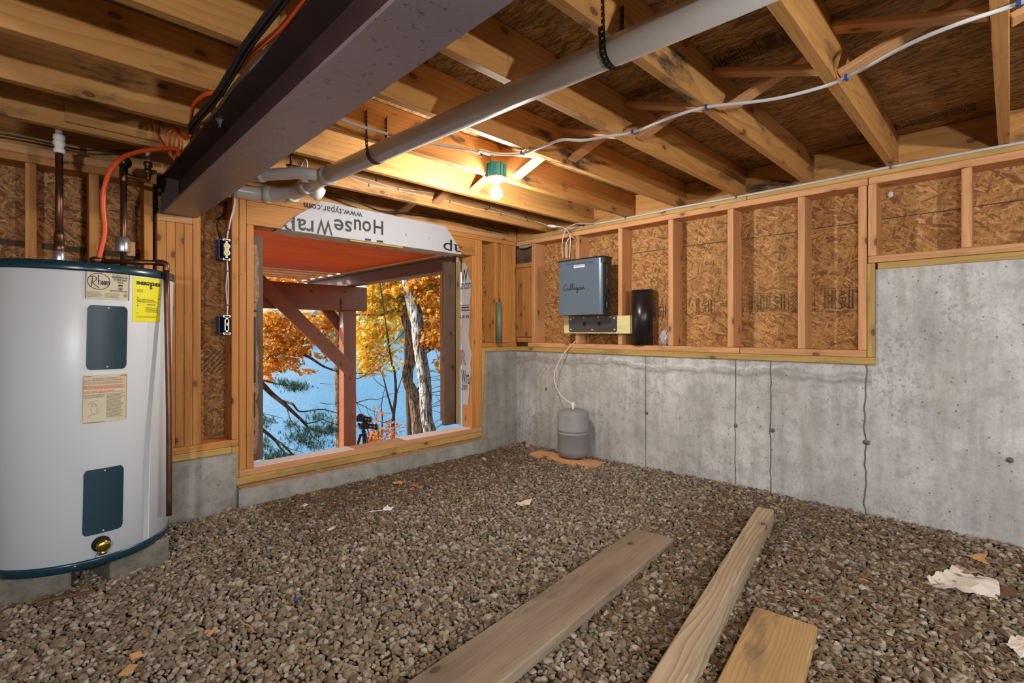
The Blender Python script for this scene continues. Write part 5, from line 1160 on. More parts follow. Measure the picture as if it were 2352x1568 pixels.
# ------------------------------------------------------------------ electrical boxes by the opening
def ebox(u0, u1, v0, v1, label, outlet):
    yb = 3.205
    a = ony(u0, v1, yb); b = ony(u1, v0, yb)
    x0, x1_, z0, z1_ = a.x, b.x, a.z, b.z
    E_ = root('outlet_box' if outlet else 'switch_box', ((x0+x1_)/2, yb+.03, z0), label, 'electrical box', 'blue electrical boxes')
    bm = B(); t_ = .003
    for q in (((x0, yb, z0), (x0+t_, yb+.07, z1_)), ((x1_-t_, yb, z0), (x1_, yb+.07, z1_)), ((x0, yb, z0), (x1_, yb+.07, z0+t_)), ((x0, yb, z1_-t_), (x1_, yb+.07, z1_)), ((x0, yb+.067, z0), (x1_, yb+.07, z1_))): box(bm, *q)
    obj('box_shell', bm, M_BLUE, E_)
    bm = B(); box(bm, (x0+t_, yb+.05, z0+t_), (x1_-t_, yb+.066, z1_-t_)); obj('box_inside', bm, M_BLACKM, E_)
    cx = (x0+x1_)/2+.006; cz = (z0+z1_)/2; hh = (z1_-z0)/2
    bm = B(); box(bm, (cx-.006, yb-.004, cz-hh-.004), (cx+.006, yb-.002, cz+hh+.004))
    for s in (-1, 1):
        for q in (-.013, .013): lathe(bm, [(.0075, -.001), (.0075, .001)], (cx+q, yb-.003, cz+s*(hh-.001)), 12, mtx=Matrix.Rotation(PI/2, 4, 'X'))
        box(bm, (cx-.013, yb-.004, cz+s*(hh-.004)-.004), (cx+.013, yb-.002, cz+s*(hh-.004)+.004))
    obj('yoke', bm, M_ZINC, E_)
    if outlet:
        for s in (-1, 1):
            bm = B(); zc = cz+s*.0195
            pts = [(cx+.017*math.cos(math.radians(a)), zc+max(-.0125, min(.0125, .017*math.sin(math.radians(a))))) for a in range(0, 360, 15)]
            prism(bm, pts, 1, yb-.012, yb-.003); f_ = obj('receptacle', bm, M_IVORY, E_)
            decal('slots', join2d([rect2d(cx-.008, zc-.001, cx-.006, zc+.007), rect2d(cx+.006, zc-.001, cx+.008, zc+.007), ring2d(cx, zc-.007, .0028, .0028, .0028, 10)]), M_BLACK, f_, lambda x, y: Vector((x, yb-.0126, y)))
        bm = B(); box(bm, (cx-.012, yb-.009, cz-.035), (cx+.012, yb+.02, cz+.035)); obj('device_body', bm, M_IVORY, E_)
    else:
        bm = B(); box(bm, (cx-.012, yb-.004, cz-.032), (cx+.012, yb+.02, cz+.032)); obj('device_body', bm, M_ZINC, E_)
        bm = B(); box(bm, (cx-.0045, yb-.016, cz-.006), (cx+.0045, yb-.003, cz+.012), bev=.001); obj('toggle', bm, M_IVORY, E_)
    return E_
ebox(503, 532, 552, 594, 'upper blue box with an ivory duplex outlet beside the opening', True)
ebox(503, 533, 726, 766, 'lower blue box with a light switch beside the opening', False)
bm = B(); tube(bm, [ony(538, 445, 3.19), ony(537, 470, 3.19), ony(529, 505, 3.2), ony(523, 535, 3.21), ony(520, 553, 3.22)], .004, 8, 5); tube(bm, [ony(540, 445, 3.20), ony(538, 480, 3.20), ony(528, 515, 3.21), ony(522, 553, 3.23)], .004, 8, 5)
o = obj('white_cable', bm, M_CABLE, None, True); tag(o, 'pair of white cables dropping into the upper blue box', 'cable')
bm = B(); tube(bm, [ony(521, 594, 3.22), ony(522, 625, 3.21), ony(519, 660, 3.21), ony(522, 700, 3.21), ony(521, 728, 3.22)], .0035, 8, 5); tube(bm, [ony(522, 594, 3.22), ony(524, 640, 3.21), ony(524, 690, 3.21), ony(522, 728, 3.22)], .0035, 8, 5)
o = obj('white_cable', bm, M_CABLE, None, True); tag(o, 'pair of white cables between the two blue boxes', 'cable')
bm = B(); tube(bm, [ony(519, 460, 3.3), ony(517, 490, 3.3), ony(502, 505, 3.29), ony(498, 520, 3.28), ony(503, 540, 3.27), ony(506, 556, 3.25)], .004, 8, 5); o = obj('dark_cable', bm, M_BLACKC, None, True); tag(o, 'dark cable curling behind the upper blue box', 'cable')
for (u, v, lb) in ((524, 527, 'above the upper box'), (522, 622, 'just below the upper box'), (523, 700, 'just above the lower box')):
    p = ony(u, v, 3.205); bm = B(); box(bm, (p.x-.009, p.y-.004, p.z-.004), (p.x+.009, p.y+.004, p.z+.004), bev=.001); o = obj('cable_staple', bm, M_BLUE); tag(o, 'dark blue staple on the cables '+lb, 'staple', 'staples on the box cables')
# handwriting on the studs (thin pencil marks)
def scrib(pts, name='pencil_mark'):
    P = [(ony(u, v, YB-.0012).x, ony(u, v, YB-.0012).z) for u, v in pts]; return stroke2d(P, .0016)
stp = [o for o in bpy.data.objects if o.get('label', '').startswith('stud with handwriting')][0]
decal('pencil_marks', join2d([scrib(q) for q in (((541, 546), (537, 549), (539, 553), (544, 550)), ((545, 550), (547, 547), (547, 552)), ((537, 556), (538, 562)), ((541, 555), (545, 556), (541, 560), (546, 560)), ((537, 625), (537, 632), (541, 631)), ((543, 628), (543, 632)), ((553, 626), (554, 632), (557, 629)), ((536, 638), (541, 636)), ((536, 638), (540, 641)))]), M_INK, stp, lambda x, y: Vector((x, YB-.0014, y)))

# ------------------------------------------------------------------ scraps lying on the stone
def flake(name, px_, mat, label, z=None, lift=.012, cat='scrap', crumple=.004, grp=None):
    c = [onz(u, v, (z or .07)) for u, v in px_]; bm = B()
    mx = sum((p.x for p in c))/len(c); my = sum((p.y for p in c))/len(c); g0 = gh(mx, my)+lift
    bnd = []
    for i, p in enumerate(c):
        q = c[(i+1) % len(c)]
        for k in range(3): bnd.append(bm.verts.new((p.x+(q.x-p.x)*k/3, p.y+(q.y-p.y)*k/3, g0)))
    bm.faces.new(bnd); bmesh.ops.triangulate(bm, faces=bm.faces[:]); bmesh.ops.subdivide_edges(bm, edges=bm.edges[:], cuts=3, use_grid_fill=True); bmesh.ops.triangulate(bm, faces=bm.faces[:])
    ph = random.uniform(0, 6)
    for v_ in bm.verts:
        X, Y = v_.co.x, v_.co.y; v_.co.z += crumple*(math.sin(X*37+ph)+math.sin(Y*43+X*21+ph)+.6*math.sin(X*90-Y*70))*.6+random.uniform(-1, 1)*crumple*.25; v_.co.x += random.uniform(-.002, .002)
    bmesh.ops.recalc_face_normals(bm, faces=bm.faces[:]); bm.normal_update(); bmesh.ops.solidify(bm, geom=bm.faces[:], thickness=.0015)
    o = obj(name, bm, mat, None, False); return tag(o, label, cat, grp)
flake('paper_sheet', ((2127, 1327), (2165, 1321), (2190, 1303), (2225, 1315), (2280, 1330), (2295, 1345), (2298, 1374), (2250, 1366), (2165, 1358)), M_PAPER, 'large crumpled off-white paper sheet at far right of the floor', .085, .022, 'paper', .014)
flake('paper_scrap', ((2180, 1300), (2200, 1296), (2245, 1308), (2262, 1322), (2225, 1318), (2200, 1308)), plain('pinkish_paper', (.42, .27, .18), .7), 'pinkish torn scrap just behind the large crumpled paper', .085, .018, 'paper', .010)
flake('paper_scrap', ((2310, 1480), (2340, 1455), (2375, 1460), (2380, 1510), (2345, 1515)), M_PAPER, 'torn paper scrap at the lower right edge of the view', .085, .02, 'paper', .014)
flake('bark_flake', ((2212, 1277), (2270, 1276), (2260, 1283), (2272, 1295), (2245, 1290)), M_DEBW, 'orange brown wood flake above the crumpled paper', .085, .02, 'scrap', .006)
flake('bark_flake', ((2298, 1345), (2325, 1350), (2338, 1370), (2298, 1372)), M_DEBD, 'dark brown flake touching the right end of the paper sheet', .085, .018, 'scrap', .004)
flake('leaf_scrap', ((1183, 1163), (1200, 1157), (1222, 1153), (1215, 1164), (1195, 1168)), M_PAPER, 'small tan curled leaf in the middle of the stone floor', .05, .018, 'leaf', .006)
flake('leaf_scrap', ((900, 1112), (915, 1106), (928, 1110), (922, 1117), (905, 1116)), M_DEBW, 'orange oak leaf lying near the curb', .03, .018, 'leaf', .006)
flake('paper_scrap', ((880, 1172), (890, 1168), (901, 1173), (896, 1178), (884, 1178)), M_WHITEP, 'small white chip on the stone below the opening', .035, .016, 'scrap')
flake('paper_scrap', ((690, 1163), (700, 1158), (708, 1161), (700, 1166)), M_WHITEP, 'tiny white chip near the curb at left', .03, .016, 'scrap')
for q, lb, mt in ((((450, 1262), (480, 1247), (540, 1240)), 'curved pale splinter lying right of the heater', M_SLIV), (((415, 1290), (440, 1283), (457, 1279)), 'short orange splinter beside the concrete block', M_DEBW),
                  (((550, 1438), (560, 1450), (572, 1455), (583, 1470)), 'forked pale splinter in the lower left stone', M_DEBW), (((86, 1388), (130, 1378), (215, 1362)), 'long dark wood strip in front of the heater blocks', M_DEBD)):
    pts = [onz(u, v, .045) for u, v in q]; pts = [Vector((p.x, p.y, gh(p.x, p.y)+.018)) for p in pts]
    bm = B(); tube(bm, pts, .003 if 'long' not in lb else .011, 6, 5, .5); o = obj('wood_splinter', bm, mt, None, False); tag(o, lb, 'splinter')
def chip(u, v, L, w, th, rot, mat, label, name='wood_chip'):
    p = onz(u, v, .05); m = Matrix.Translation((p.x, p.y, gh(p.x, p.y)+.014)) @ Euler((random.uniform(-.25, .25), random.uniform(-.25, .25), rot)).to_matrix().to_4x4()
    bm = B(); box(bm, (-L/2, -w/2, -th/2), (L/2, w/2, th/2), bev=.001); o = obj(name, bm, mat, mtx=m); return tag(o, label, 'wood chip', 'single wood chips on the stone')
chip(295, 1552, .045, .025, .006, .9, M_DEBW, 'orange rectangular wood chip at the bottom left edge')
chip(312, 1517, .03, .022, .008, .2, M_DEBW, 'orange square chip just above the bottom left chip')
chip(487, 1462, .04, .012, .006, .7, M_DEBW, 'narrow tan chip left of the forked splinter')
chip(761, 1214, .05, .016, .006, .5, M_PAPER, 'pale flat chip between heater and grey plank')
chip(688, 1136, .075, .022, .012, .1, M_DEBD, 'brown wood block lying against the curb')
chip(1112, 1050, .05, .02, .012, 1.3, M_PAPER, 'pale chip in the stone near the right end of the opening')
chip(525, 1162, .03, .015, .008, .3, M_YELLOW if False else M_DEBW, 'yellowish chip at the foot of the curb corner')
chip(1213, 1019, .045, .03, .03, .5, M_DEBW, 'small wood cube in the far corner of the floor')
chip(1204, 1014, .04, .03, .028, .9, M_DEBD, 'small brown block in the far corner behind the wood cube')
p = onz(950, 1118, .04); bm = B(); tube(bm, [(p.x-.024, p.y+.012, gh(p.x, p.y)+.02), (p.x, p.y, gh(p.x, p.y)+.024), (p.x+.024, p.y-.012, gh(p.x, p.y)+.02)], .004, 8, 4); o = obj('orange_peg', bm, M_ORANGE, None, True); tag(o, 'bright orange plastic peg lying on the stone near the curb', 'peg')
p = onz(682, 1388, .05); bm = B(); box(bm, (p.x-.010, p.y-.005, gh(p.x, p.y)+.012), (p.x+.010, p.y+.005, gh(p.x, p.y)+.020), bev=.002); o = obj('blue_scrap', bm, M_BLUE); tag(o, 'tiny blue plastic scrap in the stone at lower left', 'scrap')

# ------------------------------------------------------------------ outside: deck above, lake, trees
def OB(name, a, b, mat, label, cat, group=None): return lumber(name, a, b, mat, label, cat, group, bev=.004)
ZD = 1.95
bm = B(); box(bm, (-4.5, -(7.35-3.42)/2, -.01), (4.5, (7.35-3.42)/2, .01))
o = obj('deck_soffit', bm, M_RED, mtx=Matrix.Translation((-1.02, (7.35+3.42)/2, ZD+.01))); tag(o, 'red stained boarded underside of the deck outside the opening', 'soffit')
for i in range(4):
    y = 7.50+.34*i
    OB('deck_board', (-5.5, y, ZD+.0), (3.47, y+.14, ZD+.04), M_STUDO, 'pale deck slat beyond the red soffit, %s from the house' % ORD[i], 'slat', 'deck slats beyond the soffit')
OB('deck_fascia', (3.44, 3.45, ZD-.012), (3.50, 8.9, ZD+.012), M_PAPER, 'peeling pale strip along the right edge of the red soffit', 'strip')
ob = root('deck_steel_beam', (3.56, 6.0, 1.76), 'brown steel beam carrying the right edge of the deck', 'beam')
bm = B(); box(bm, (3.47, 3.42, 1.755), (3.66, 8.9, 1.77)); box(bm, (3.545, 3.42, 1.77), (3.565, 8.9, 1.92)); box(bm, (3.47, 3.42, 1.92), (3.66, 8.9, 1.935)); obj('beam_body', bm, M_STEELO, ob)
YC = 7.25
cR = ony(843, 657, YC); cB = ony(843, 714, YC)
ct = OB('cross_beam', (-5.0, YC, cB.z), (cR.x, YC+.20, 1.752), M_OUTB, 'thick brown timber crossing under the deck outside', 'beam')
bp = [ony(784, 684, YC-.02), ony(828, 712, YC-.02)]
o = OB('splice_plate', (bp[0].x, YC-.025, bp[1].z), (bp[1].x, YC-.002, bp[0].z), M_OUTB, 'square brown plywood plate nailed over post and cross timber', 'plate')
bm = B()
for fx_, fz_ in ((.15, .8), (.5, .75), (.85, .85), (.1, .2), (.45, .3), (.85, .2)):
    lathe(bm, [(.010, 0), (.010, .004)], (bp[0].x+(bp[1].x-bp[0].x)*fx_, YC-.025, bp[1].z+(bp[0].z-bp[1].z)*fz_), 8, mtx=Matrix.Rotation(PI/2, 4, 'X'))
n_ = obj('nail_heads', bm, M_BLACK, o)
pl = ony(790, 800, YC); pr_ = ony(818, 800, YC)
OB('deck_post', (pl.x, YC+.001, -2.2), (pr_.x, YC+.17, cB.z-.002), M_OUTB, 'brown square deck post standing outside the opening', 'post')
bm = B(); box(bm, (pl.x-.004, YC+.03, ony(788, 752, YC).z), (pl.x-.001, YC+.13, ony(788, 716, YC).z)); o = obj('metal_strap', bm, M_ZINC); tag(o, 'perforated metal strap on the side of the deck post', 'strap')
a = ony(590, 640, YC-.06); b = ony(808, 853, YC-.06)
beam3('diagonal_brace', a, b, .05, .19, M_OUTB, up=(0, 0, 1), label='long brown diagonal brace from the cross timber to the post', cat='brace')
a = ony(715, 665, YC+.26); b = ony(795, 768, YC+.26)
beam3('diagonal_brace', a, b, .06, .16, M_OUTB, up=(0, 0, 1), label='short brown diagonal brace behind the post', cat='brace')

# ground falling to the lake, lake, far shore
def gz(x, y):
    d = max(0, y-3.4); return -1.25-.10*min(d, 4)-.24*max(0, d-4)+.05*math.sin(x*1.7)+.05*math.sin(y*1.3)
bm = B(); vs = []
for j in range(41):
    y = 3.42+27*j/40; vs.append([bm.verts.new((-28+62*i/40, y, max(-7.2, gz(-28+62*i/40, y)))) for i in range(41)])
for j in range(40):
    for i in range(40): bm.faces.new((vs[j][i], vs[j][i+1], vs[j+1][i+1], vs[j+1][i]))
o = obj('lake_bank', bm, M_LITTER, None, True); tag(o, 'leaf covered bank dropping from the house to the lake', 'bank', kind='structure')
bm = B(); f_ = [bm.verts.new(q) for q in ((-700, 20, -6), (900, 20, -6), (900, 900, -6), (-700, 900, -6))]; bm.faces.new(f_)
o = obj('lake_water', bm, M_LAKE); tag(o, 'wide pale blue lake surface beyond the opening', 'lake', kind='structure')
bm = B(); vs = []; N = 260
for j in range(9):
    row = []
    for i in range(N+1):
        a = math.radians(-5+150*i/N); R = 270+j*14+16*math.sin(a*9); z = -6.5+[0, 9, 13, 17, 21, 25, 29, 33, 36][j]*(.8+.3*math.sin(a*7+1)+.15*math.sin(a*23))+random.uniform(-1.6, 1.6)*(j > 0)
        row.append(bm.verts.new((R*math.cos(a), R*math.sin(a), z)))
    vs.append(row)
for j in range(8):
    for i in range(N): bm.faces.new((vs[j][i+1], vs[j][i], vs[j+1][i], vs[j+1][i+1]))
o = obj('far_shore_woods', bm, M_WOODS, None, False); tag(o, 'hazy autumn woods along the far shore of the lake', 'woods', kind='stuff')

LEAF2 = np.array([(0, 0), (.25, -.10), (.42, -.42), (.55, -.16), (.82, -.30), (.78, -.06), (1.1, 0), (.78, .06), (.82, .30), (.55, .16), (.42, .42), (.25, .10)])
def foliage(name, blobs, mat, par, size=.11, droop=.5):
    """many single leaves: blobs = (centre, radii, count)"""
    Vs = []; m = len(LEAF2)
    for c, r, n in blobs:
        u = rng.normal(size=(n, 3)); u /= np.linalg.norm(u, axis=1, keepdims=True); u *= rng.uniform(.25, 1, (n, 1))**.5
        P = np.array(c)[None]+u*np.array(r)[None]
        a = rng.uniform(0, 6.28, n); t_ = rng.uniform(-1.2, .5, n)-droop*.3; rl = rng.uniform(-1.2, 1.2, n); s = size*rng.uniform(.6, 1.3, n)
        ex = np.stack([np.cos(a)*np.cos(t_), np.sin(a)*np.cos(t_), np.sin(t_)], 1)
        sd_ = np.stack([-np.sin(a), np.cos(a), np.zeros(n)], 1); up = np.cross(ex, sd_)
        ey = sd_*np.cos(rl)[:, None]+up*np.sin(rl)[:, None]
        V = P[:, None]+(ex[:, None]*LEAF2[None, :, :1]+ey[:, None]*LEAF2[None, :, 1:])*s[:, None, None]
        Vs.append(V.reshape(-1, 3))
    V = np.concatenate(Vs); Fc = np.arange(len(V)).reshape(-1, m)
    o = mesh_np(name, V, Fc, mat, par); o['kind'] = 'stuff'; return o
def limb(bm, pts, r, seg=10, k=6): tube(bm, pts, r, seg, k); return bm
def wob(pts, r=.02): return [Vector(p)+Vector((random.uniform(-r, r), random.uniform(-r, r), random.uniform(-r, r))) for p in pts]
def px(lst, D): return [atd(u, v, D) for u, v in lst]
def blobs(lst, D, dep=.6):
    """(u, v, half width px, half height px, count[, extra depth])"""
    out = []
    for q in lst:
        u, v, w, h, n = q[:5]; D2 = D+(q[5] if len(q) > 5 else 0); s = D2/F_PX; out.append((atd(u, v, D2), (w*s, w*s*.8+dep*.2, h*s), n))
    return out
def tree(name, label, D, trunk, rad, bark, branches, fol, leafmat, group=None, size=.11, base=None):
    P = px(trunk, D); b0 = P[-1]; zg = gz(b0.x, b0.y) if base is None else base
    P.append(Vector((b0.x+.05, b0.y-.0, zg-.1))); top = P[0]; P.insert(0, Vector((top.x-.25, top.y+.2, top.z+2.2)))
    R = [rad[0]*.6]+list(rad)+[rad[-1]*1.25]
    T_ = root(name, (P[-1].x, P[-1].y, zg), label, 'tree', group)
    bm = B(); limb(bm, P, R, 14, 6)
    for v in bm.verts: v.co += Vector((random.uniform(-1, 1), random.uniform(-1, 1), 0))*.006
    obj('trunk', bm, bark, T_, True)
    for pts, r in branches:
        q = px([(u, v) for u, v, *_ in pts], D) if len(pts[0]) == 2 else [atd(*p) for p in pts]
        bm = B(); limb(bm, q, [r*(1-.75*i/(len(q)-1)) for i in range(len(q))], 8, 5); obj('branch', bm, bark, T_, True)
    if fol: foliage('foliage', blobs(fol, D), leafmat, T_, size)
    return T_
tree('lakeside_tree', 'tree with rough brown bark standing left of the pale trunk', 10.5, [(905, 600), (918, 660), (930, 730), (944, 770), (948, 815), (937, 850), (938, 880), (951, 910), (957, 960), (961, 1005)], [.06, .075, .085, .12, .12, .115, .11, .13, .125, .13], M_BARK,
     [([(925, 715), (905, 712), (880, 722), (850, 723), (815, 722)], .045), ([(918, 690), (902, 660), (890, 645)], .03), ([(930, 760), (900, 790), (875, 810), (850, 830)], .012), ([(951, 905), (962, 890), (968, 880)], .03)],
     [(870, 672, 40, 18, 420), (850, 700, 35, 22, 330), (900, 700, 30, 30, 330), (845, 770, 30, 30, 260), (870, 760, 30, 25, 240), (850, 835, 26, 18, 220), (885, 810, 22, 22, 120), (840, 800, 18, 26, 160), (925, 665, 30, 20, 260), (870, 648, 36, 14, 300), (920, 642, 30, 14, 260)], M_LYELLOW, size=.105)
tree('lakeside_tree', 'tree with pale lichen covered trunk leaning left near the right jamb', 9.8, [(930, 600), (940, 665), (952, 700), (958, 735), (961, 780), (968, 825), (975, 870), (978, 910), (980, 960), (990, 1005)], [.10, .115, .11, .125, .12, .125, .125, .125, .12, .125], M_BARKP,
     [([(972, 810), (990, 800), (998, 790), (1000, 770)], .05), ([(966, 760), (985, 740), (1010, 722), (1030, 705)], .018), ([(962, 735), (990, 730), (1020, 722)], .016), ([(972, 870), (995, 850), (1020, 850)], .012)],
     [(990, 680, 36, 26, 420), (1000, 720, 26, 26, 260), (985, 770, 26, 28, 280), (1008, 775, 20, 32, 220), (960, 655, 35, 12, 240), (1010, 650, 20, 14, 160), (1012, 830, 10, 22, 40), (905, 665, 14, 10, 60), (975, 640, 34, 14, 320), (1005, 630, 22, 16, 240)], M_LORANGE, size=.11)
tree('slender_tree', 'thin twin stemmed sapling between the post and the trunks', 9.0, [(897, 815), (903, 840), (908, 870), (909, 910), (904, 950), (903, 1000)], [.014, .018, .022, .026, .030, .034], M_TWIG,
     [([(903, 950), (890, 905), (884, 880), (876, 855), (862, 848)], .02), ([(897, 815), (888, 800), (894, 780)], .012), ([(909, 910), (925, 860), (930, 830)], .010), ([(876, 1010), (878, 960), (876, 930), (884, 890)], .016), ([(884, 890), (860, 870), (850, 840)], .007)],
     [(900, 835, 30, 22, 60), (868, 850, 20, 12, 40), (905, 790, 30, 18, 80)], M_LYELLOW, size=.08)
tree('dark_stem_tree', 'thin dark trunk close behind the brown barked tree', 12.5, [(930, 745), (932, 800), (936, 880), (939, 950), (941, 1000)], [.05, .055, .06, .07, .075], M_TWIG, [], [(905, 735, 26, 26, 200, 2), (1005, 690, 22, 30, 160, 2), (985, 660, 40, 14, 180, 2)], M_LYELLOW, size=.11)
# maple at the left, trunk hidden behind the framing
tree('maple_tree', 'orange maple whose branches fill the left of the opening', 9.0, [(500, 560), (505, 700), (500, 850), (500, 1000)], [.11, .13, .15, .17], M_BARK,
     [([(505, 720, 9.0), (580, 720, 9.4), (660, 734, 9.8), (760, 718, 10.2), (785, 712, 10.4)], .05), ([(560, 800, 9.0), (640, 800, 9.0), (700, 815, 9.0), (745, 842, 9.0), (785, 856, 9.2)], .045), ([(700, 745, 9.9), (735, 770, 9.9), (752, 735, 9.9)], .025), ([(640, 800, 9.0), (610, 830, 9.0), (600, 868, 9.0)], .03)],
     [(625, 740, 40, 28, 620), (665, 760, 42, 30, 560), (625, 790, 38, 28, 560), (680, 800, 40, 18, 300), (620, 835, 30, 20, 340), (660, 830, 36, 14, 240), (612, 865, 18, 14, 90), (730, 735, 45, 22, 380), (770, 745, 30, 30, 260), (720, 775, 40, 16, 200), (745, 815, 26, 8, 70), (700, 850, 30, 7, 45), (612, 642, 26, 8, 160), (665, 640, 40, 6, 200), (760, 790, 18, 14, 60)], M_LORANGE, size=.088)
tree('maple_tree', 'yellow green maple filling the gap between the post and the trunks', 13.0, [(780, 560), (776, 700), (778, 900), (780, 1010)], [.08, .09, .10, .11], M_BARK,
     [([(778, 860), (820, 857), (860, 858), (890, 862)], .02), ([(776, 720), (840, 722), (885, 715)], .04), ([(778, 800), (850, 790), (920, 745)], .018)],
     [(850, 690, 34, 34, 420), (880, 740, 40, 40, 420), (845, 800, 34, 34, 260), (880, 680, 40, 26, 320), (835, 745, 24, 30, 240), (960, 700, 60, 40, 260), (1000, 740, 26, 50, 220), (840, 850, 22, 12, 90)], M_LYELLOW, size=.12)
# pine with branches reaching in from the left
PN = root('pine_tree', (atd(520, 1000, 8).x, atd(520, 1000, 8).y, gz(*atd(520, 1000, 8)[:2])), 'pine reaching dark bare branches and needle tufts in from the left', 'tree')
b0 = atd(520, 1000, 8.0); bm = B(); limb(bm, [(b0.x-.2, b0.y, 4.2), (b0.x-.1, b0.y, 1.5), (b0.x, b0.y, gz(b0.x, b0.y)-.1)], [.08, .13, .18], 14, 6); obj('trunk', bm, M_BARK, PN, True)
PB = [([(525, 820), (575, 850), (602, 882), (625, 905), (650, 925), (672, 945), (698, 970), (712, 985), (735, 990)], .055), ([(645, 920), (672, 928), (690, 945), (740, 940), (785, 952)], .022), ([(690, 960), (705, 972), (745, 962)], .020), ([(712, 982), (745, 995), (770, 990)], .016), ([(700, 972), (716, 1000), (735, 1015)], .016),
      ([(545, 950), (600, 985), (630, 1008), (650, 1022), (675, 1045), (700, 1060)], .035), ([(540, 955), (610, 992), (632, 1012), (655, 1040), (690, 1050)], .03), ([(525, 860), (600, 872), (640, 882), (690, 888)], .022), ([(535, 930), (600, 948), (650, 960)], .010), ([(545, 935), (605, 955), (640, 972)], .008),
      ([(660, 940), (668, 965), (685, 985), (665, 1000)], .010), ([(712, 985), (700, 1010), (690, 1020)], .010), ([(650, 1022), (665, 1030), (700, 1040)], .010), ([(735, 960), (775, 975), (800, 970)], .008), ([(690, 1010), (740, 1030), (765, 1035)], .006), ([(735, 880), (760, 882), (785, 880)], .005), ([(735, 925), (760, 928), (788, 925)], .006)]
for pts, r in PB:
    q = [atd(u, v, 8.0+.2*math.sin(i+u*.1)) for i, (u, v) in enumerate(pts)]; bm = B(); limb(bm, q, [r*(1-.78*i/(len(q)-1)) for i in range(len(q))], 7, 5); obj('branch', bm, M_TWIG, PN, True)
def needles(spots, D, par, L=.10):
    V = []; 
    for (u, v, w, h, n) in spots:
        for _ in range(n):
            c = atd(u+random.gauss(0, w*.5), v+random.gauss(0, h*.5), D+random.uniform(-.3, .3))
            a = random.uniform(0, 6.28); e = random.uniform(-.5, .8)
            for k in range(9):
                aa = a+random.uniform(-.9, .9); ee = e+random.uniform(-.7, .7); d = Vector((math.cos(aa)*math.cos(ee), math.sin(aa)*math.cos(ee), math.sin(ee)))*L*random.uniform(.6, 1.1)
                s = Vector((-math.sin(aa), math.cos(aa), 0))*.0035; V += [c-s, c+s, c+d]
    return mesh_np('needles', np.array([tuple(p) for p in V]), np.arange(len(V)).reshape(-1, 3), M_NEEDLE, par)
o = needles([(680, 888, 34, 10, 190), (650, 878, 20, 8, 60), (615, 970, 22, 14, 70), (735, 990, 50, 12, 210), (690, 1005, 40, 14, 170), (640, 1050, 40, 22, 260), (610, 1020, 14, 20, 80), (668, 975, 16, 8, 60), (735, 960, 40, 20, 120), (720, 1020, 40, 14, 120), (620, 1060, 20, 12, 90), (765, 985, 18, 10, 60)], 8.0, PN); o['kind'] = 'stuff'
# brushwood right of the post
SH = root('bare_shrub', atd(880, 1040, 8.5), 'bare dark twiggy shrub above the lake right of the post', 'shrub')
r_ = random.Random(5)
for i in range(34):
    u, v = r_.choice([(818, 925), (850, 1010), (870, 1020), (905, 960), (1040, 1010), (1045, 960), (1040, 900), (1038, 870), (820, 870)]); q = [(u, v)]; du = r_.uniform(-26, 26) if u < 1000 else r_.uniform(-24, -10); dv = r_.uniform(-24, 4) if u < 1000 else r_.uniform(-10, 12)
    for k in range(4): u += du+r_.uniform(-8, 8); v += dv+r_.uniform(-7, 7); q.append((u, v))
    bm = B(); limb(bm, px(q, 8.5+r_.uniform(-.4, .6)), [.009, .007, .005, .004, .003], 5, 4); obj('twig', bm, M_TWIG, SH, True)
RS = root('red_leaf_shrub', atd(885, 1050, 7.6), 'low shrub with small red leaves behind the tripod', 'shrub')
for q in ([(868, 1040), (870, 1000), (862, 960), (858, 930)], [(872, 1040), (885, 1005), (905, 985), (925, 975)], [(868, 1040), (850, 1000), (845, 985)]):
    bm = B(); limb(bm, px(q, 7.6), [.008, .006, .004, .003], 6, 4); obj('stem', bm, M_TWIG, RS, True)
foliage('foliage', blobs([(880, 995, 34, 14, 150), (860, 1005, 20, 14, 80), (905, 975, 22, 12, 50), (862, 950, 12, 22, 26), (850, 1015, 22, 10, 70)], 7.6), M_LRED, RS, .055)
foliage('foliage', blobs([(850, 1014, 24, 8, 60)], 7.6), M_LYELLOW, RS, .05)

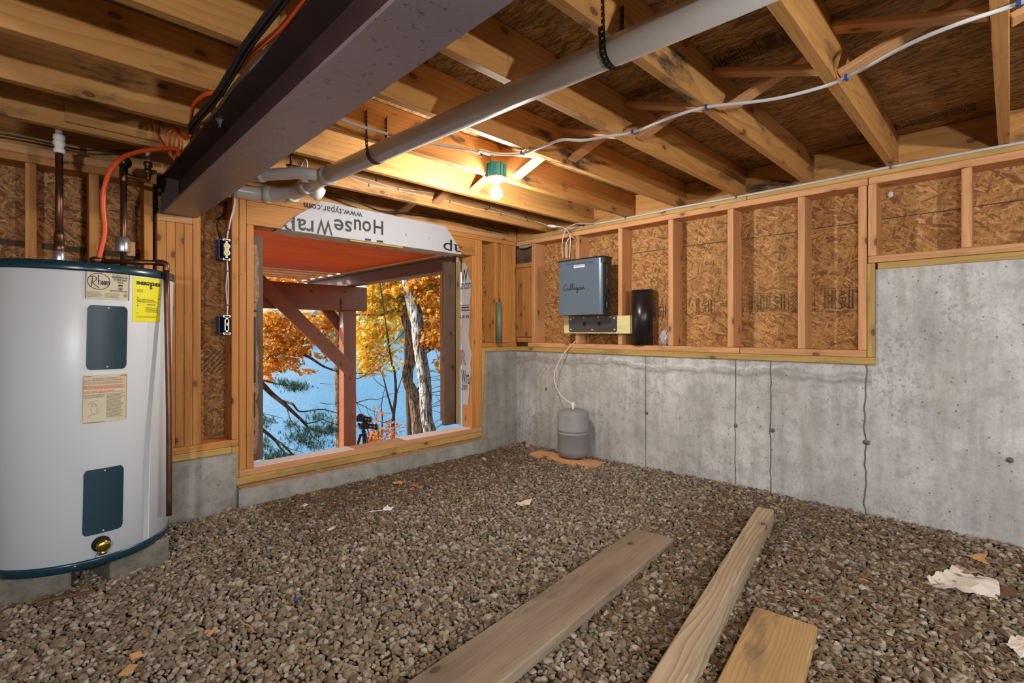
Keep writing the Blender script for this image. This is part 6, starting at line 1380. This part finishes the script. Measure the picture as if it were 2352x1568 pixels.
# ------------------------------------------------------------------ two cameras on a tripod outside
Dt = 5.4; tc_ = atd(836, 985, Dt); zgt = gz(tc_.x, tc_.y)
TP = root('tripod', (tc_.x, tc_.y, zgt), 'black tripod standing outside just beyond the sill', 'tripod')
hubp = atd(835, 996, Dt)
bm = B(); tube(bm, [hubp+Vector((0, 0, -.02)), hubp+Vector((0, 0, .03))], .028, 14, 1); tube(bm, [hubp+Vector((0, 0, -.5)), hubp], .012, 10, 1); obj('centre_column', bm, M_BLACK, TP, True)
for k in range(3):
    a = YAW+PI/2+.15+k*2*PI/3; f_ = Vector((hubp.x+math.cos(a)*.42, hubp.y+math.sin(a)*.42, zgt)); h_ = hubp+Vector((math.cos(a)*.03, math.sin(a)*.03, -.005)); mid = h_.lerp(f_, .5)
    bm = B(); tube(bm, [h_, mid], .014, 10, 1); tube(bm, [mid, f_], .010, 10, 1); tube(bm, [mid-(f_-h_).normalized()*.02, mid+(f_-h_).normalized()*.02], .017, 10, 1); obj('leg', bm, M_BLACK, TP, True)
hd_ = atd(835, 985, Dt)
bm = B(); tube(bm, [hubp+Vector((0, 0, .03)), hd_+Vector((0, 0, .01))], .018, 12, 1); tube(bm, [atd(822, 972, Dt), atd(828, 980, Dt), hd_], .016, 10, 1); obj('head', bm, M_BLACK, TP, True)
def camthing(u, v, label, lens):
    c = atd(u, v, Dt); rx = Vector((RT[0], RT[1], 0)); fw = Vector((FW[0], FW[1], 0))
    K = root('camera_body', c, label, 'camera'); m = Matrix((rx, fw, Vector((0, 0, 1)))).transposed().to_4x4(); m.translation = c
    bm = B(); box(bm, (-.06, -.03, -.03), (.03, .03, .035), m, .006); box(bm, (-.04, -.025, .035), (.012, .025, .052), m, .004); obj('body', bm, M_BLACK, K)
    bm = B(); tube(bm, [m @ Vector((.03, 0, 0)), m @ Vector((.03+lens, -.01, -.012))], .028, 16, 1); tube(bm, [m @ Vector((.03+lens*.7, -.007, -.008)), m @ Vector((.034+lens, -.01, -.012))], .032, 16, 1); obj('lens', bm, M_BLACK, K, True)
camthing(832, 961, 'black camera mounted highest on the outdoor tripod', .07)
camthing(842, 978, 'black camera with longer lens below the other one on the tripod', .09)
